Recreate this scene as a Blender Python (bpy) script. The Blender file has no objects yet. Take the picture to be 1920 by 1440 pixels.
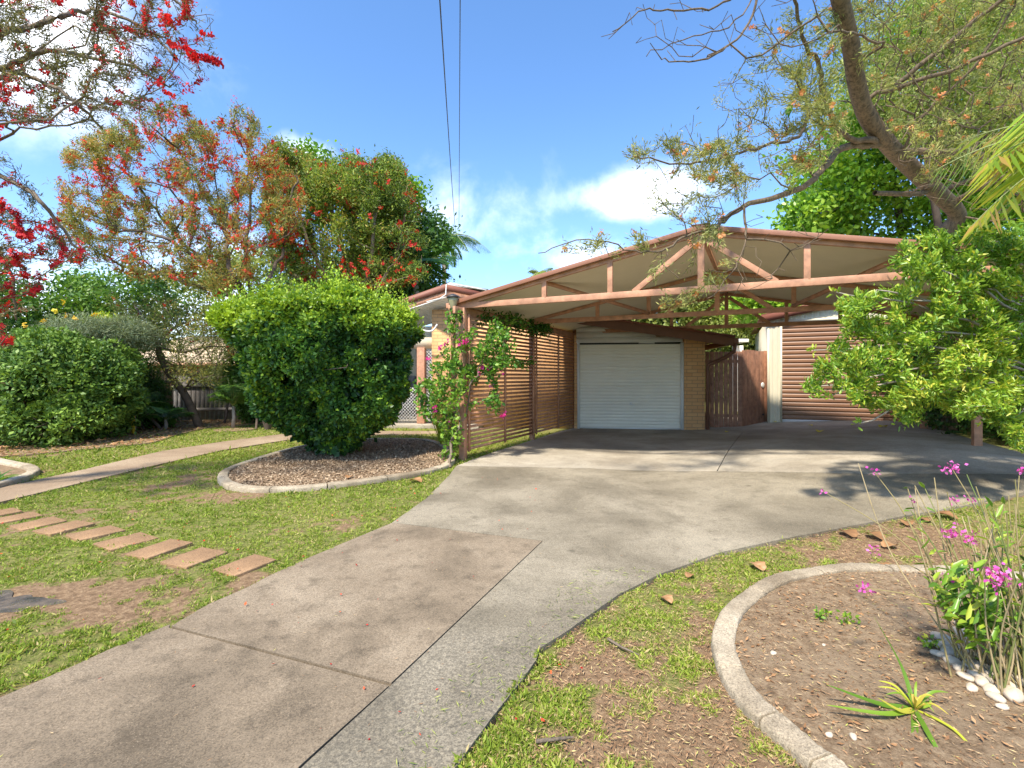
import bpy, math, random
import numpy as np
from mathutils import Vector
from mathutils.geometry import delaunay_2d_cdt
random.seed(7)
R = np.random.default_rng(11)
sc = bpy.context.scene
COL = sc.collection
H, F, HZ = 1.30, 900.0, 705.0
rad = math.radians

# ------------------------------------------------------------------ terrain
def _s(t):
    t = np.clip(t, 0, 1); return t*t*(3-2*t)
def gz(x, y):
    x = np.asarray(x, float); y = np.asarray(y, float)
    return .28*_s((x-2.4*_s((y-7)/4)-1.2)/5.2)*_s((y-2.2)/4.2)
def U(px, py, dz=0.0):
    """ground point seen in the photograph's direction (px, py)"""
    Y = 6.0
    for _ in range(40):
        X = (px-960)*Y/F
        z = float(gz(X, Y))+dz
        Y = Y*.5+.5*(H-z)*F/max(py-HZ, 1e-3)
    X = (px-960)*Y/F
    return np.array([X, Y, float(gz(X, Y))+dz])
def P(px, py, Y):
    return np.array([(px-960)*Y/F, Y, H-(py-HZ)*Y/F])

# ------------------------------------------------------------------ noise
def _hash(ix, iy, iz, seed):
    h = (ix*374761393+iy*668265263+iz*2147483647+seed*974711) & 0xFFFFFFFF
    h = ((h ^ (h >> 13))*1274126177) & 0xFFFFFFFF
    return ((h ^ (h >> 16)) & 0xFFFF)/65535.0
def vnoise(p, scale, seed=0):
    p = np.asarray(p, float)*scale
    if p.shape[1] == 2: p = np.c_[p, np.zeros(len(p))]
    i = np.floor(p).astype(np.int64); f = p-i; f = f*f*(3-2*f)
    out = 0
    for dx in (0, 1):
        for dy in (0, 1):
            for dz in (0, 1):
                w = (f[:, 0] if dx else 1-f[:, 0])*(f[:, 1] if dy else 1-f[:, 1])*(f[:, 2] if dz else 1-f[:, 2])
                out = out+w*_hash(i[:, 0]+dx, i[:, 1]+dy, i[:, 2]+dz, seed)
    return out
def fbm(p, scale, seed=0, n=4):
    a = 0; w = .5; t = 0
    for k in range(n):
        a = a+w*vnoise(p, scale*2**k, seed+k*17); t += w; w *= .5
    return a/t

# ------------------------------------------------------------------ materials
def new_mat(name):
    m = bpy.data.materials.new(name); m.use_nodes = True
    nt = m.node_tree; nt.nodes.clear()
    out = nt.nodes.new('ShaderNodeOutputMaterial')
    return m, nt, out
def N(nt, t, **kw):
    n = nt.nodes.new(t)
    for k, v in kw.items(): setattr(n, k, v)
    return n
def rgb(c): return (c[0], c[1], c[2], 1)
def ramp(nt, fac, stops):
    r = N(nt, 'ShaderNodeValToRGB')
    e = r.color_ramp.elements
    while len(e) < len(stops): e.new(.5)
    for el, (p, c) in zip(e, stops):
        el.position = p; el.color = rgb(c)
    nt.links.new(fac, r.inputs['Fac']); return r.outputs['Color']
def noise(nt, vec, scale, detail=6, rough=.6, dist=0):
    n = N(nt, 'ShaderNodeTexNoise'); n.inputs['Scale'].default_value = scale
    n.inputs['Detail'].default_value = detail; n.inputs['Roughness'].default_value = rough
    n.inputs['Distortion'].default_value = dist
    if vec is not None: nt.links.new(vec, n.inputs['Vector'])
    return n.outputs['Fac']
def mixc(nt, fac, a, b, mode='MIX'):
    m = N(nt, 'ShaderNodeMix', data_type='RGBA', blend_type=mode)
    for key, v in ((0, fac), (6, a), (7, b)):
        if isinstance(v, (int, float)): m.inputs[key].default_value = v
        elif isinstance(v, tuple): m.inputs[key].default_value = rgb(v)
        else: nt.links.new(v, m.inputs[key])
    return m.outputs[2]
def math_(nt, op, a, b=None, clamp=False):
    m = N(nt, 'ShaderNodeMath', operation=op, use_clamp=clamp)
    for i, v in enumerate((a, b)):
        if v is None: continue
        if isinstance(v, (int, float)): m.inputs[i].default_value = v
        else: nt.links.new(v, m.inputs[i])
    return m.outputs[0]
def bump(nt, h, strength=.3, dist=.01):
    b = N(nt, 'ShaderNodeBump'); b.inputs['Strength'].default_value = strength
    b.inputs['Distance'].default_value = dist; nt.links.new(h, b.inputs['Height']); return b.outputs['Normal']
def princ(nt, out, col, rough=.7, normal=None, metal=0, spec=.5):
    p = N(nt, 'ShaderNodeBsdfPrincipled')
    if isinstance(col, tuple): p.inputs['Base Color'].default_value = rgb(col)
    else: nt.links.new(col, p.inputs['Base Color'])
    if isinstance(rough, (int, float)): p.inputs['Roughness'].default_value = rough
    else: nt.links.new(rough, p.inputs['Roughness'])
    p.inputs['Metallic'].default_value = metal
    p.inputs['Specular IOR Level'].default_value = spec
    if normal is not None: nt.links.new(normal, p.inputs['Normal'])
    nt.links.new(p.outputs[0], out.inputs['Surface']); return p
def objc(nt): return N(nt, 'ShaderNodeTexCoord').outputs['Object']

def paint(name, c, rough=.6, var=.18, scale=6, grain=None):
    m, nt, out = new_mat(name); v = objc(nt)
    n = noise(nt, v, scale, 7)
    c2 = tuple(x*(1-var) for x in c); c3 = tuple(min(x*(1+var*.8), .9) for x in c)
    col = ramp(nt, n, [(.3, c2), (.55, c), (.75, c3)])
    n2 = noise(nt, v, 90, 3)
    col = mixc(nt, math_(nt, 'MULTIPLY', math_(nt, 'GREATER_THAN', n2, .68), .35), col, tuple(x*.55 for x in c))
    princ(nt, out, col, rough, bump(nt, n2, .25, .003)); return m

def leafmat(name, stops, rough=.45, trans=.35, spec=.4):
    m, nt, out = new_mat(name)
    a = N(nt, 'ShaderNodeAttribute', attribute_name='tone')
    col = ramp(nt, a.outputs['Fac'], stops)
    p = N(nt, 'ShaderNodeBsdfPrincipled'); nt.links.new(col, p.inputs['Base Color'])
    p.inputs['Roughness'].default_value = rough; p.inputs['Specular IOR Level'].default_value = spec
    t = N(nt, 'ShaderNodeBsdfTranslucent')
    nt.links.new(mixc(nt, 1.0, col, (1.0, 1.0, .55), 'MULTIPLY'), t.inputs['Color'])
    x = N(nt, 'ShaderNodeMixShader'); x.inputs[0].default_value = trans
    nt.links.new(p.outputs[0], x.inputs[1]); nt.links.new(t.outputs[0], x.inputs[2])
    nt.links.new(x.outputs[0], out.inputs['Surface']); return m

def concrete(name, base, dark, light, stain=.5, speck=.5, rough=.85, near=None):
    m, nt, out = new_mat(name); v = objc(nt)
    big = noise(nt, v, .9, 6, .62, .4)
    col = ramp(nt, big, [(.36, dark), (.5, base), (.64, light)])
    mid = noise(nt, v, 7, 8, .72)
    col = mixc(nt, math_(nt, 'MULTIPLY', ramp(nt, mid, [(.52, (0, 0, 0)), (.66, (1, 1, 1))]), stain*.55), col, tuple(x*.55 for x in dark))
    fine = noise(nt, v, 75, 9, .85)
    col = mixc(nt, math_(nt, 'MULTIPLY', ramp(nt, fine, [(.5, (0, 0, 0)), (.62, (1, 1, 1))]), speck*.5), col, tuple(x*.42 for x in base))
    vo = N(nt, 'ShaderNodeTexVoronoi'); vo.inputs['Scale'].default_value = 95; nt.links.new(v, vo.inputs['Vector'])
    sp = math_(nt, 'LESS_THAN', vo.outputs['Distance'], .2)
    sp = math_(nt, 'MULTIPLY', sp, math_(nt, 'GREATER_THAN', noise(nt, v, 30, 2), .5))
    col = mixc(nt, math_(nt, 'MULTIPLY', sp, speck*.32), col, tuple(min(x*1.5, .8) for x in light))
    ov = N(nt, 'ShaderNodeTexVoronoi'); ov.inputs['Scale'].default_value = 1.7
    nt.links.new(mixc(nt, .03, v, mixc(nt, 1.0, (0, 0, 0), N(nt, 'ShaderNodeTexNoise').outputs['Color'], 'ADD')), ov.inputs['Vector'])
    od = ramp(nt, math_(nt, 'ADD', ov.outputs['Distance'], math_(nt, 'MULTIPLY', noise(nt, v, 18, 5, .7), .09)), [(.07, (1, 1, 1)), (.12, (0, 0, 0))])
    col = mixc(nt, math_(nt, 'MULTIPLY', od, .55), col, tuple(x*.4 for x in dark))
    va = N(nt, 'ShaderNodeTexVoronoi'); va.inputs['Scale'].default_value = 210; nt.links.new(v, va.inputs['Vector'])
    sx_ = N(nt, 'ShaderNodeSeparateColor'); nt.links.new(va.outputs['Color'], sx_.inputs[0])
    col = mixc(nt, 1.0, col, ramp(nt, sx_.outputs[0], [(0, (.66, .64, .62)), (.5, (1, 1, 1)), (1, (1.25, 1.22, 1.18))]), 'MULTIPLY')
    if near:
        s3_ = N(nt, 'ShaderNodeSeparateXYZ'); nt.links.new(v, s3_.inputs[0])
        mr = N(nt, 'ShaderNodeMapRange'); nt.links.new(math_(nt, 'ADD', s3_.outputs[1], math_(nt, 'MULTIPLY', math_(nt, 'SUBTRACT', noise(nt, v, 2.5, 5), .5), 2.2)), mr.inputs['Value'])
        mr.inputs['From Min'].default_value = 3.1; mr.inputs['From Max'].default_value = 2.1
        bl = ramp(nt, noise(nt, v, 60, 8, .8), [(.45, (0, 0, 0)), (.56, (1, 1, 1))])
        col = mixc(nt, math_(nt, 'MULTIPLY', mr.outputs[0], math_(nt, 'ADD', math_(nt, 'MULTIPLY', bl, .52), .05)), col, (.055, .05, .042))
    hh = math_(nt, 'ADD', math_(nt, 'MULTIPLY', fine, .6), math_(nt, 'MULTIPLY', mid, .4))
    princ(nt, out, col, rough, bump(nt, hh, .55, .006), spec=.25); return m

TERRA = (.48, .24, .142)
M = {}
M['timber'] = paint('terracotta_paint', TERRA, .65, .34, 9)
M['timber_dark'] = paint('brown_paint', (.17, .075, .045), .6, .2, 5)
M['fascia'] = paint('rust_brown_paint', (.22, .075, .045), .6, .15, 4)
M['gate'] = paint('gate_brown_paint', (.32, .15, .09), .6, .4, 9)
M['cream'] = paint('cream_steel', (.62, .56, .42), .5, .08, 2)
M['white'] = paint('white_paint', (.72, .70, .66), .5, .08, 3)
M['rollwhite'] = paint('white_roller_steel', (.80, .74, .62), .45, .06, 2)
M['rollbrown'] = paint('brown_roller_steel', (.25, .125, .068), .4, .12, 2)
M['soffit'] = paint('roof_sheet_steel', (.70, .62, .49), .55, .08, 1.2)
M['rooftop'] = paint('roof_brown_steel', (.27, .115, .065), .5, .1, 2)
M['black'] = paint('black_metal', (.03, .03, .03), .5, .1, 5)
M['kerb'] = concrete('kerb_concrete', (.36, .30, .215), (.21, .165, .11), (.46, .395, .295), 1.0, .8)
M['slab_brown'] = concrete('warm_concrete', (.215, .168, .115), (.118, .092, .062), (.295, .238, .168), .95, .9)
M['slab_grey'] = concrete('grey_concrete', (.232, .200, .145), (.155, .132, .094), (.31, .27, .20), .7, .85, near=True)
M['slab_car'] = concrete('carport_concrete', (.345, .305, .24), (.255, .222, .172), (.43, .385, .31), .5, .25)
M['path'] = concrete('path_concrete', (.28, .205, .135), (.22, .158, .10), (.34, .26, .175), .3, .3)
M['paver'] = concrete('sandstone_paver', (.30, .185, .10), (.19, .115, .062), (.38, .245, .14), .3, .3)
def bark(name, c):
    m, nt, out = new_mat(name); mp = N(nt, 'ShaderNodeMapping'); mp.inputs['Scale'].default_value = (1, 1, .35)
    nt.links.new(objc(nt), mp.inputs['Vector']); v = mp.outputs[0]
    a = noise(nt, v, 22, 9, .72, .6); b = noise(nt, v, 4, 5, .6)
    col = ramp(nt, a, [(.36, tuple(x*.28 for x in c)), (.5, c), (.68, tuple(x*1.6 for x in c))])
    col = mixc(nt, math_(nt, 'MULTIPLY', b, .6), col, (c[1], c[1]*.95, c[1]*.8))
    princ(nt, out, col, .95, bump(nt, a, 1.0, .02), spec=.15); return m
M['bark'] = bark('grey_bark', (.20, .145, .10))
M['bark_trunk'] = bark('brown_bark', (.17, .115, .07))
M['bark_dark'] = paint('dark_bark', (.10, .07, .05), .9, .4, 8)
M['bark_pale'] = paint('pale_twig_bark', (.36, .31, .26), .9, .3, 8)
M['pebble'] = paint('white_pebble', (.52, .43, .32), .7, .2, 12)
M['pink'] = leafmat('pink_petals', [(0, (.55, .02, .20)), (1, (.85, .08, .42))], .5, .4)
M['pinkorchid'] = leafmat('magenta_orchid_petals', [(0, (.62, .04, .36)), (1, (.85, .22, .62))], .5, .4)
M['red'] = leafmat('red_brush_flowers', [(0, (.40, .014, .012)), (.6, (.68, .035, .02)), (1, (.82, .17, .05))], .6, .35)
M['orange'] = leafmat('faded_orange_flowers', [(0, (.62, .24, .08)), (1, (.80, .42, .2))], .6, .35)
M['yellow'] = leafmat('yellow_flowers', [(0, (.75, .45, .03)), (1, (.85, .7, .06))], .6, .35)
M['dryleaf'] = leafmat('dry_leaf', [(0, (.20, .10, .045)), (.5, (.36, .19, .08)), (1, (.50, .31, .17))], .7, .15)
M['yellowleaf'] = leafmat('yellow_leaf', [(0, (.62, .48, .03)), (1, (.75, .62, .06))], .6, .2)

# leaves
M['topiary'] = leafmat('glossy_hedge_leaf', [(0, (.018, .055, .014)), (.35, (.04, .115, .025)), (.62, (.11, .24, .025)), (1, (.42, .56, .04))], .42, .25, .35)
M['hedge'] = leafmat('hedge_leaf', [(0, (.025, .06, .014)), (.5, (.075, .16, .028)), (1, (.25, .38, .06))], .48, .28, .3)
M['lime'] = leafmat('lime_shrub_leaf', [(0, (.07, .16, .018)), (.4, (.18, .34, .035)), (.75, (.36, .50, .05)), (1, (.62, .58, .08))], .36, .4, .5)
M['olive'] = leafmat('olive_needle_leaf', [(0, (.08, .10, .035)), (.5, (.20, .23, .07)), (1, (.44, .42, .13))], .55, .35, .3)
M['brushleaf'] = leafmat('bottlebrush_leaf', [(0, (.07, .09, .028)), (.45, (.17, .20, .055)), (.8, (.34, .34, .08)), (1, (.50, .30, .09))], .55, .38, .3)
M['brushgreen'] = leafmat('bottlebrush_green_leaf', [(0, (.06, .10, .022)), (.45, (.15, .23, .04)), (.8, (.32, .42, .06)), (1, (.45, .36, .09))], .5, .4, .3)
M['bronze'] = leafmat('bronze_green_leaf', [(0, (.07, .065, .035)), (.5, (.15, .14, .06)), (.8, (.24, .24, .08)), (1, (.34, .20, .11))], .55, .35, .3)
M['crimson'] = leafmat('crimson_brush_flowers', [(0, (.40, .01, .02)), (.6, (.66, .018, .03)), (1, (.80, .05, .04))], .6, .35)
M['bright'] = leafmat('bright_green_leaf', [(0, (.05, .13, .012)), (.5, (.18, .37, .03)), (1, (.42, .60, .07))], .4, .45, .4)
M['haze_green'] = leafmat('yellow_green_leaf', [(0, (.10, .14, .03)), (.5, (.27, .33, .08)), (1, (.50, .52, .16))], .5, .4, .3)
M['mid'] = leafmat('mid_green_leaf', [(0, (.03, .08, .015)), (.5, (.075, .18, .03)), (1, (.20, .34, .05))], .45, .35, .4)
M['greyleaf'] = leafmat('grey_green_leaf', [(0, (.08, .11, .06)), (.5, (.19, .24, .13)), (1, (.34, .38, .22))], .6, .3, .3)
M['palm'] = leafmat('palm_leaf', [(0, (.03, .10, .02)), (.5, (.08, .20, .03)), (1, (.22, .36, .05))], .4, .35, .4)
M['strap'] = leafmat('strap_leaf', [(0, (.08, .20, .02)), (.5, (.26, .40, .04)), (.8, (.50, .52, .05)), (1, (.62, .38, .10))], .45, .4, .4)
M['vine'] = leafmat('vine_leaf', [(0, (.03, .11, .02)), (.5, (.10, .26, .03)), (1, (.30, .45, .06))], .4, .4, .4)
M['grass'] = leafmat('lawn_blades', [(0, (.10, .15, .02)), (.45, (.22, .31, .035)), (.75, (.36, .42, .06)), (1, (.48, .38, .17))], .6, .35, .25)
M['straw'] = leafmat('straw_litter', [(0, (.17, .09, .045)), (.6, (.36, .21, .11)), (.9, (.55, .40, .22)), (1, (.45, .45, .10))], .8, .1, .2)
M['chips'] = leafmat('bark_chips', [(0, (.15, .095, .055)), (.5, (.31, .21, .13)), (1, (.47, .36, .24))], .85, 0, .2)

# ------------------------------------------------------------------ mesh building
def tag(o, label=None, cat=None, group=None, kind=None):
    if label: o['label'] = label
    if cat: o['category'] = cat
    if group: o['group'] = group
    if kind: o['kind'] = kind
    return o
def empty(name, loc, label, cat, group=None, rz=0):
    o = bpy.data.objects.new(name, None); o.empty_display_size = .2
    o.location = tuple(map(float, loc)); o.rotation_euler = (0, 0, rz); COL.objects.link(o)
    return tag(o, label, cat, group)
def link(name, me, parent=None, loc=None):
    o = bpy.data.objects.new(name, me); COL.objects.link(o)
    if parent is not None:
        o.parent = parent
    if loc is not None: o.location = tuple(map(float, loc))
    return o
class G:
    """collects quads (world coordinates)"""
    def __init__(s): s.v = []; s.f = []; s.t = []; s.n = 0
    def add(s, v, f, tone=.5):
        v = np.asarray(v, float).reshape(-1, 3); f = np.asarray(f, int).reshape(-1, 4)
        s.v.append(v); s.f.append(f+s.n); s.n += len(v)
        s.t.append(np.full(len(v), tone) if np.isscalar(tone) else np.asarray(tone, float)); return s
    def box(s, lo, hi):
        x0, y0, z0 = lo; x1, y1, z1 = hi
        v = [(x0,y0,z0),(x1,y0,z0),(x1,y1,z0),(x0,y1,z0),(x0,y0,z1),(x1,y0,z1),(x1,y1,z1),(x0,y1,z1)]
        return s.add(v, [(0,3,2,1),(4,5,6,7),(0,1,5,4),(1,2,6,5),(2,3,7,6),(3,0,4,7)])
    def hexa(s, b, t):
        return s.add(list(b)+list(t), [(0,3,2,1),(4,5,6,7),(0,1,5,4),(1,2,6,5),(2,3,7,6),(3,0,4,7)])
    def beam(s, a, b, w, h, up=(0, 0, 1)):
        a = np.array(a, float); b = np.array(b, float); d = b-a; d /= np.linalg.norm(d)
        up = np.array(up, float); sd = np.cross(d, up)
        if np.linalg.norm(sd) < 1e-4: sd = np.array([1., 0, 0])
        sd /= np.linalg.norm(sd); u = np.cross(sd, d)
        q = [(-1,-1),(1,-1),(1,1),(-1,1)]
        A = [a+sd*w/2*i+u*h/2*j for i, j in q]; B = [b+sd*w/2*i+u*h/2*j for i, j in q]
        return s.add(A+B, [(0,1,2,3),(7,6,5,4),(0,4,5,1),(1,5,6,2),(2,6,7,3),(3,7,4,0)])
    def tube(s, pts, r, k=8, tone=.5, cap=True):
        pts = np.asarray(pts, float); n = len(pts)
        r = np.full(n, r, float) if np.isscalar(r) else np.asarray(r, float)
        d = np.gradient(pts, axis=0); d /= np.linalg.norm(d, axis=1)[:, None]+1e-9
        ref = np.array([0., 0, 1]) if abs(d[0][2]) < .9 else np.array([1., 0, 0])
        a = np.cross(d, ref); a /= np.linalg.norm(a, axis=1)[:, None]+1e-9
        b = np.cross(d, a)
        th = np.arange(k)*2*math.pi/k
        v = pts[:, None]+r[:, None, None]*(np.cos(th)[None, :, None]*a[:, None]+np.sin(th)[None, :, None]*b[:, None])
        f = []
        i = np.arange(n-1)[:, None]*k; j = np.arange(k)[None]; j2 = (j+1) % k
        f = np.stack([i+j, i+j2, i+k+j2, i+k+j], -1).reshape(-1, 4)
        if cap and k == 8:
            f = np.r_[f, [(0,3,2,1),(0,5,4,3),(0,7,6,5)], np.array([(0,1,2,3),(0,3,4,5),(0,5,6,7)])+(n-1)*k]
        return s.add(v.reshape(-1, 3), f, tone)
    def leaves(s, p, d, nrm, L, W, tone, fold=.0, mid=.45):
        p = np.asarray(p, float); n = len(p)
        if n == 0: return s
        d = d/(np.linalg.norm(d, axis=1)[:, None]+1e-9)
        sd = np.cross(d, nrm); sd /= np.linalg.norm(sd, axis=1)[:, None]+1e-9
        up = np.cross(sd, d)
        L = np.broadcast_to(L, n)[:, None]; W = np.broadcast_to(W, n)[:, None]
        v = np.stack([p, p+d*L*mid+sd*W/2+up*L*fold, p+d*L, p+d*L*mid-sd*W/2+up*L*fold], 1)
        f = np.arange(4*n).reshape(n, 4)
        return s.add(v.reshape(-1, 3), f, np.repeat(np.broadcast_to(tone, n), 4))
    def oval(s, p, d, nrm, L, W, tone, fold=.05):
        p = np.asarray(p, float); n = len(p)
        d = d/(np.linalg.norm(d, axis=1)[:, None]+1e-9)
        sd = np.cross(d, nrm); sd /= np.linalg.norm(sd, axis=1)[:, None]+1e-9
        up = np.cross(sd, d); L = np.broadcast_to(L, n)[:, None]; W = np.broadcast_to(W, n)[:, None]
        q = lambda t, s_, w_: p+d*L*t+sd*W*w_*s_+up*L*(fold-.12*t*t)
        v = np.stack([p, q(.3, 1, .46), q(.72, 1, .36), p+d*L-up*L*.12, q(.72, -1, .36), q(.3, -1, .46)], 1)
        i = np.arange(n)[:, None]*6
        f = np.concatenate([i+[0, 1, 2, 3], i+[0, 3, 4, 5]])
        return s.add(v.reshape(-1, 3), f, np.repeat(np.broadcast_to(tone, n), 6))
    def build(s, name, mat, parent=None, loc=None, smooth=False, bevel=0):
        v = np.concatenate(s.v).astype(np.float32); f = np.concatenate(s.f).astype(np.int32)
        t = np.concatenate(s.t).astype(np.float32)
        if loc is None and parent is None:
            loc = (v.min(0)+v.max(0))/2; loc[2] = v[:, 2].min()
        if loc is not None and parent is None: v = v-np.asarray(loc, np.float32)
        if parent is not None:
            base = parent
            while base.parent: base = base.parent
            if not base.get('local'): v = v-np.asarray(base.location, np.float32)
        me = bpy.data.meshes.new(name)
        me.vertices.add(len(v)); me.vertices.foreach_set('co', v.ravel())
        me.loops.add(f.size); me.loops.foreach_set('vertex_index', f.ravel())
        me.polygons.add(len(f)); me.polygons.foreach_set('loop_start', np.arange(len(f), dtype=np.int32)*4)
        me.polygons.foreach_set('loop_total', np.full(len(f), 4, np.int32))
        me.update(calc_edges=True)
        a = me.attributes.new('tone', 'FLOAT', 'POINT'); a.data.foreach_set('value', t)
        if smooth: me.polygons.foreach_set('use_smooth', np.ones(len(f), bool))
        me.materials.append(mat)
        o = link(name, me, parent, loc if parent is None else None)
        if bevel:
            b = o.modifiers.new('bevel', 'BEVEL'); b.width = bevel; b.segments = 2; b.limit_method = 'ANGLE'
        return o
def rdir(n):
    d = R.normal(size=(n, 3)); return d/np.linalg.norm(d, axis=1)[:, None]

def sheet(name, poly, mat, dz, step=.35, thick=.08, parent=None):
    """polygon laid on the terrain, with a skirt down"""
    poly = [tuple(map(float, p[:2])) for p in poly]
    dense = []
    for i, a in enumerate(poly):
        b = poly[(i+1) % len(poly)]; L = math.dist(a, b); k = max(1, int(L/step))
        for j in range(k): dense.append((a[0]+(b[0]-a[0])*j/k, a[1]+(b[1]-a[1])*j/k))
    n = len(dense); xs = [p[0] for p in dense]; ys = [p[1] for p in dense]
    pts = list(dense)
    x = min(xs)+step*.5
    while x < max(xs):
        y = min(ys)+step*.5
        while y < max(ys): pts.append((x, y)); y += step
        x += step
    vs, es, fs, *_ = delaunay_2d_cdt([Vector(p) for p in pts], [], [list(range(n))], 1, 1e-5)
    used = sorted({i for f in fs for i in f}); mp = {o: i for i, o in enumerate(used)}
    V = np.array([(vs[i][0], vs[i][1]) for i in used])
    z = gz(V[:, 0], V[:, 1])+dz
    verts = [(a[0], a[1], b) for a, b in zip(V, z)]
    faces = [tuple(mp[i] for i in f) for f in fs]
    cnt = {}
    for f in faces:
        for i in range(len(f)):
            a, b = f[i], f[(i+1) % len(f)]; cnt[(a, b)] = 1
    edge = [(a, b) for (a, b) in cnt if (b, a) not in cnt]
    low = {}
    for a, b in edge:
        for q in (a, b):
            if q not in low: low[q] = len(verts); verts.append((verts[q][0], verts[q][1], verts[q][2]-thick))
    for a, b in edge: faces.append((b, a, low[a], low[b]))
    me = bpy.data.meshes.new(name); me.from_pydata(verts, [], faces); me.update()
    me.materials.append(mat); return link(name, me, parent)

def smooth_line(pts, k=6, closed=False):
    p = np.asarray(pts, float); n = len(p); out = []
    rng = range(n) if closed else range(n-1)
    for i in rng:
        if closed: a, b, c, d = p[(i-1) % n], p[i], p[(i+1) % n], p[(i+2) % n]
        else: a, b, c, d = p[max(i-1, 0)], p[i], p[i+1], p[min(i+2, n-1)]
        for j in range(k):
            t = j/k
            out.append(.5*((2*b)+(-a+c)*t+(2*a-5*b+4*c-d)*t*t+(-a+3*b-3*c+d)*t**3))
    if not closed: out.append(p[-1])
    return np.array(out)

# ------------------------------------------------------------------ camera, light, sky
cam = bpy.data.cameras.new('camera'); co = bpy.data.objects.new('camera', cam); COL.objects.link(co)
co.location = (0, 0, H); co.rotation_euler = (rad(90), 0, 0)
cam.lens = F/1920*36; cam.sensor_width = 36; cam.shift_y = -15/1920; cam.clip_end = 2000; cam.clip_start = .05
sc.camera = co
EL, AZV = rad(56), Vector((.50, .86, 0)).normalized()   # light travels along AZV and down
sun = bpy.data.lights.new('sun', 'SUN'); sun.energy = 4.6; sun.angle = rad(4); sun.color = (1, .92, .79)
so = bpy.data.objects.new('sun', sun); COL.objects.link(so)
dirv = Vector((AZV.x*math.cos(EL), AZV.y*math.cos(EL), -math.sin(EL)))
so.rotation_euler = dirv.to_track_quat('-Z', 'Y').to_euler(); so.location = (-10, -15, 30)
w = bpy.data.worlds.new('World'); sc.world = w; w.use_nodes = True
nt = w.node_tree; nt.nodes.clear()
wo = N(nt, 'ShaderNodeOutputWorld'); bg = N(nt, 'ShaderNodeBackground')
sky = N(nt, 'ShaderNodeTexSky', sky_type='NISHITA'); sky.sun_disc = False; sky.sun_elevation = EL
sky.sun_rotation = math.atan2(-AZV.x, -AZV.y); sky.air_density = 1.0; sky.dust_density = .4; sky.ozone_density = 2.2
tc = N(nt, 'ShaderNodeTexCoord').outputs['Generated']
def vmath(op, a, b):
    m = N(nt, 'ShaderNodeVectorMath', operation=op)
    for i, v in enumerate((a, b)):
        if isinstance(v, tuple): m.inputs[i].default_value = v
        else: nt.links.new(v, m.inputs[i])
    return m
clouds = [  # px, py, rx, ry (radians-ish), weight
    (1190, 370, .15, .055, 1.15), (1330, 345, .12, .05, .8), (60, 50, .22, .15, .95), (190, 150, .11, .09, .8),
    (575, 285, .06, .035, 1.0), (870, 420, .32, .14, .66), (300, 590, .50, .12, .8), (60, 640, .5, .2, .8),
    (1060, 480, .30, .09, .78), (960, 425, .05, .03, .6), (1120, 520, .3, .08, .5), (500, 470, .25, .1, .6)]
n1 = noise(nt, tc, 5.5, 9, .58, .25)
tot = None
for px, py, rx, ry, wt in clouds:
    d = Vector(((px-960)/F, 1, (HZ-py)/F)).normalized()
    dv = vmath('SUBTRACT', tc, tuple(d)).outputs[0]
    sv = vmath('MULTIPLY', dv, (1/rx, 1/rx, 1/ry)).outputs[0]
    ln = vmath('LENGTH', sv, (0, 0, 0)).outputs['Value']
    bl = math_(nt, 'MULTIPLY', math_(nt, 'SUBTRACT', 1.15, math_(nt, 'MULTIPLY', ln, .75), True), wt)
    tot = bl if tot is None else math_(nt, 'MAXIMUM', tot, bl)
far = noise(nt, tc, 2.2, 7, .6)
sep = N(nt, 'ShaderNodeSeparateXYZ'); nt.links.new(tc, sep.inputs[0])
back = math_(nt, 'MULTIPLY', math_(nt, 'LESS_THAN', sep.outputs['Y'], -.05), math_(nt, 'MULTIPLY', far, 1.1))
tot = math_(nt, 'MAXIMUM', tot, back)
cm = math_(nt, 'ADD', math_(nt, 'MULTIPLY', math_(nt, 'SUBTRACT', n1, .5), 2.3), math_(nt, 'SUBTRACT', tot, .38))
mask = N(nt, 'ShaderNodeMapRange', interpolation_type='SMOOTHSTEP'); mask.inputs['From Min'].default_value = -.05
mask.inputs['From Max'].default_value = .85; nt.links.new(cm, mask.inputs['Value'])
mk = math_(nt, 'MULTIPLY', mask.outputs[0], math_(nt, 'MULTIPLY', math_(nt, 'MINIMUM', tot, 1.0), .96))
skyc = mixc(nt, 1.0, sky.outputs[0], (.88, 1.17, 1.42), 'MULTIPLY')
# thin milky air towards the horizon
hz = math_(nt, 'POWER', math_(nt, 'SUBTRACT', 1.0, math_(nt, 'ABSOLUTE', sep.outputs['Z']), True), 6)
skyc = mixc(nt, math_(nt, 'MULTIPLY', hz, .25), skyc, (9.0, 10.5, 12.0))
fc = mixc(nt, mk, skyc, (11.0, 11.4, 12.0))
nt.links.new(fc, bg.inputs['Color']); bg.inputs['Strength'].default_value = .122
nt.links.new(bg.outputs[0], wo.inputs['Surface'])
sc.view_settings.view_transform = 'Standard'; sc.view_settings.look = 'None'
sc.view_settings.exposure = 0.93; sc.view_settings.gamma = 1
try:
    sc.cycles.max_bounces = 8; sc.cycles.transparent_max_bounces = 4; sc.cycles.use_adaptive_sampling = True
except Exception: pass

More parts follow.
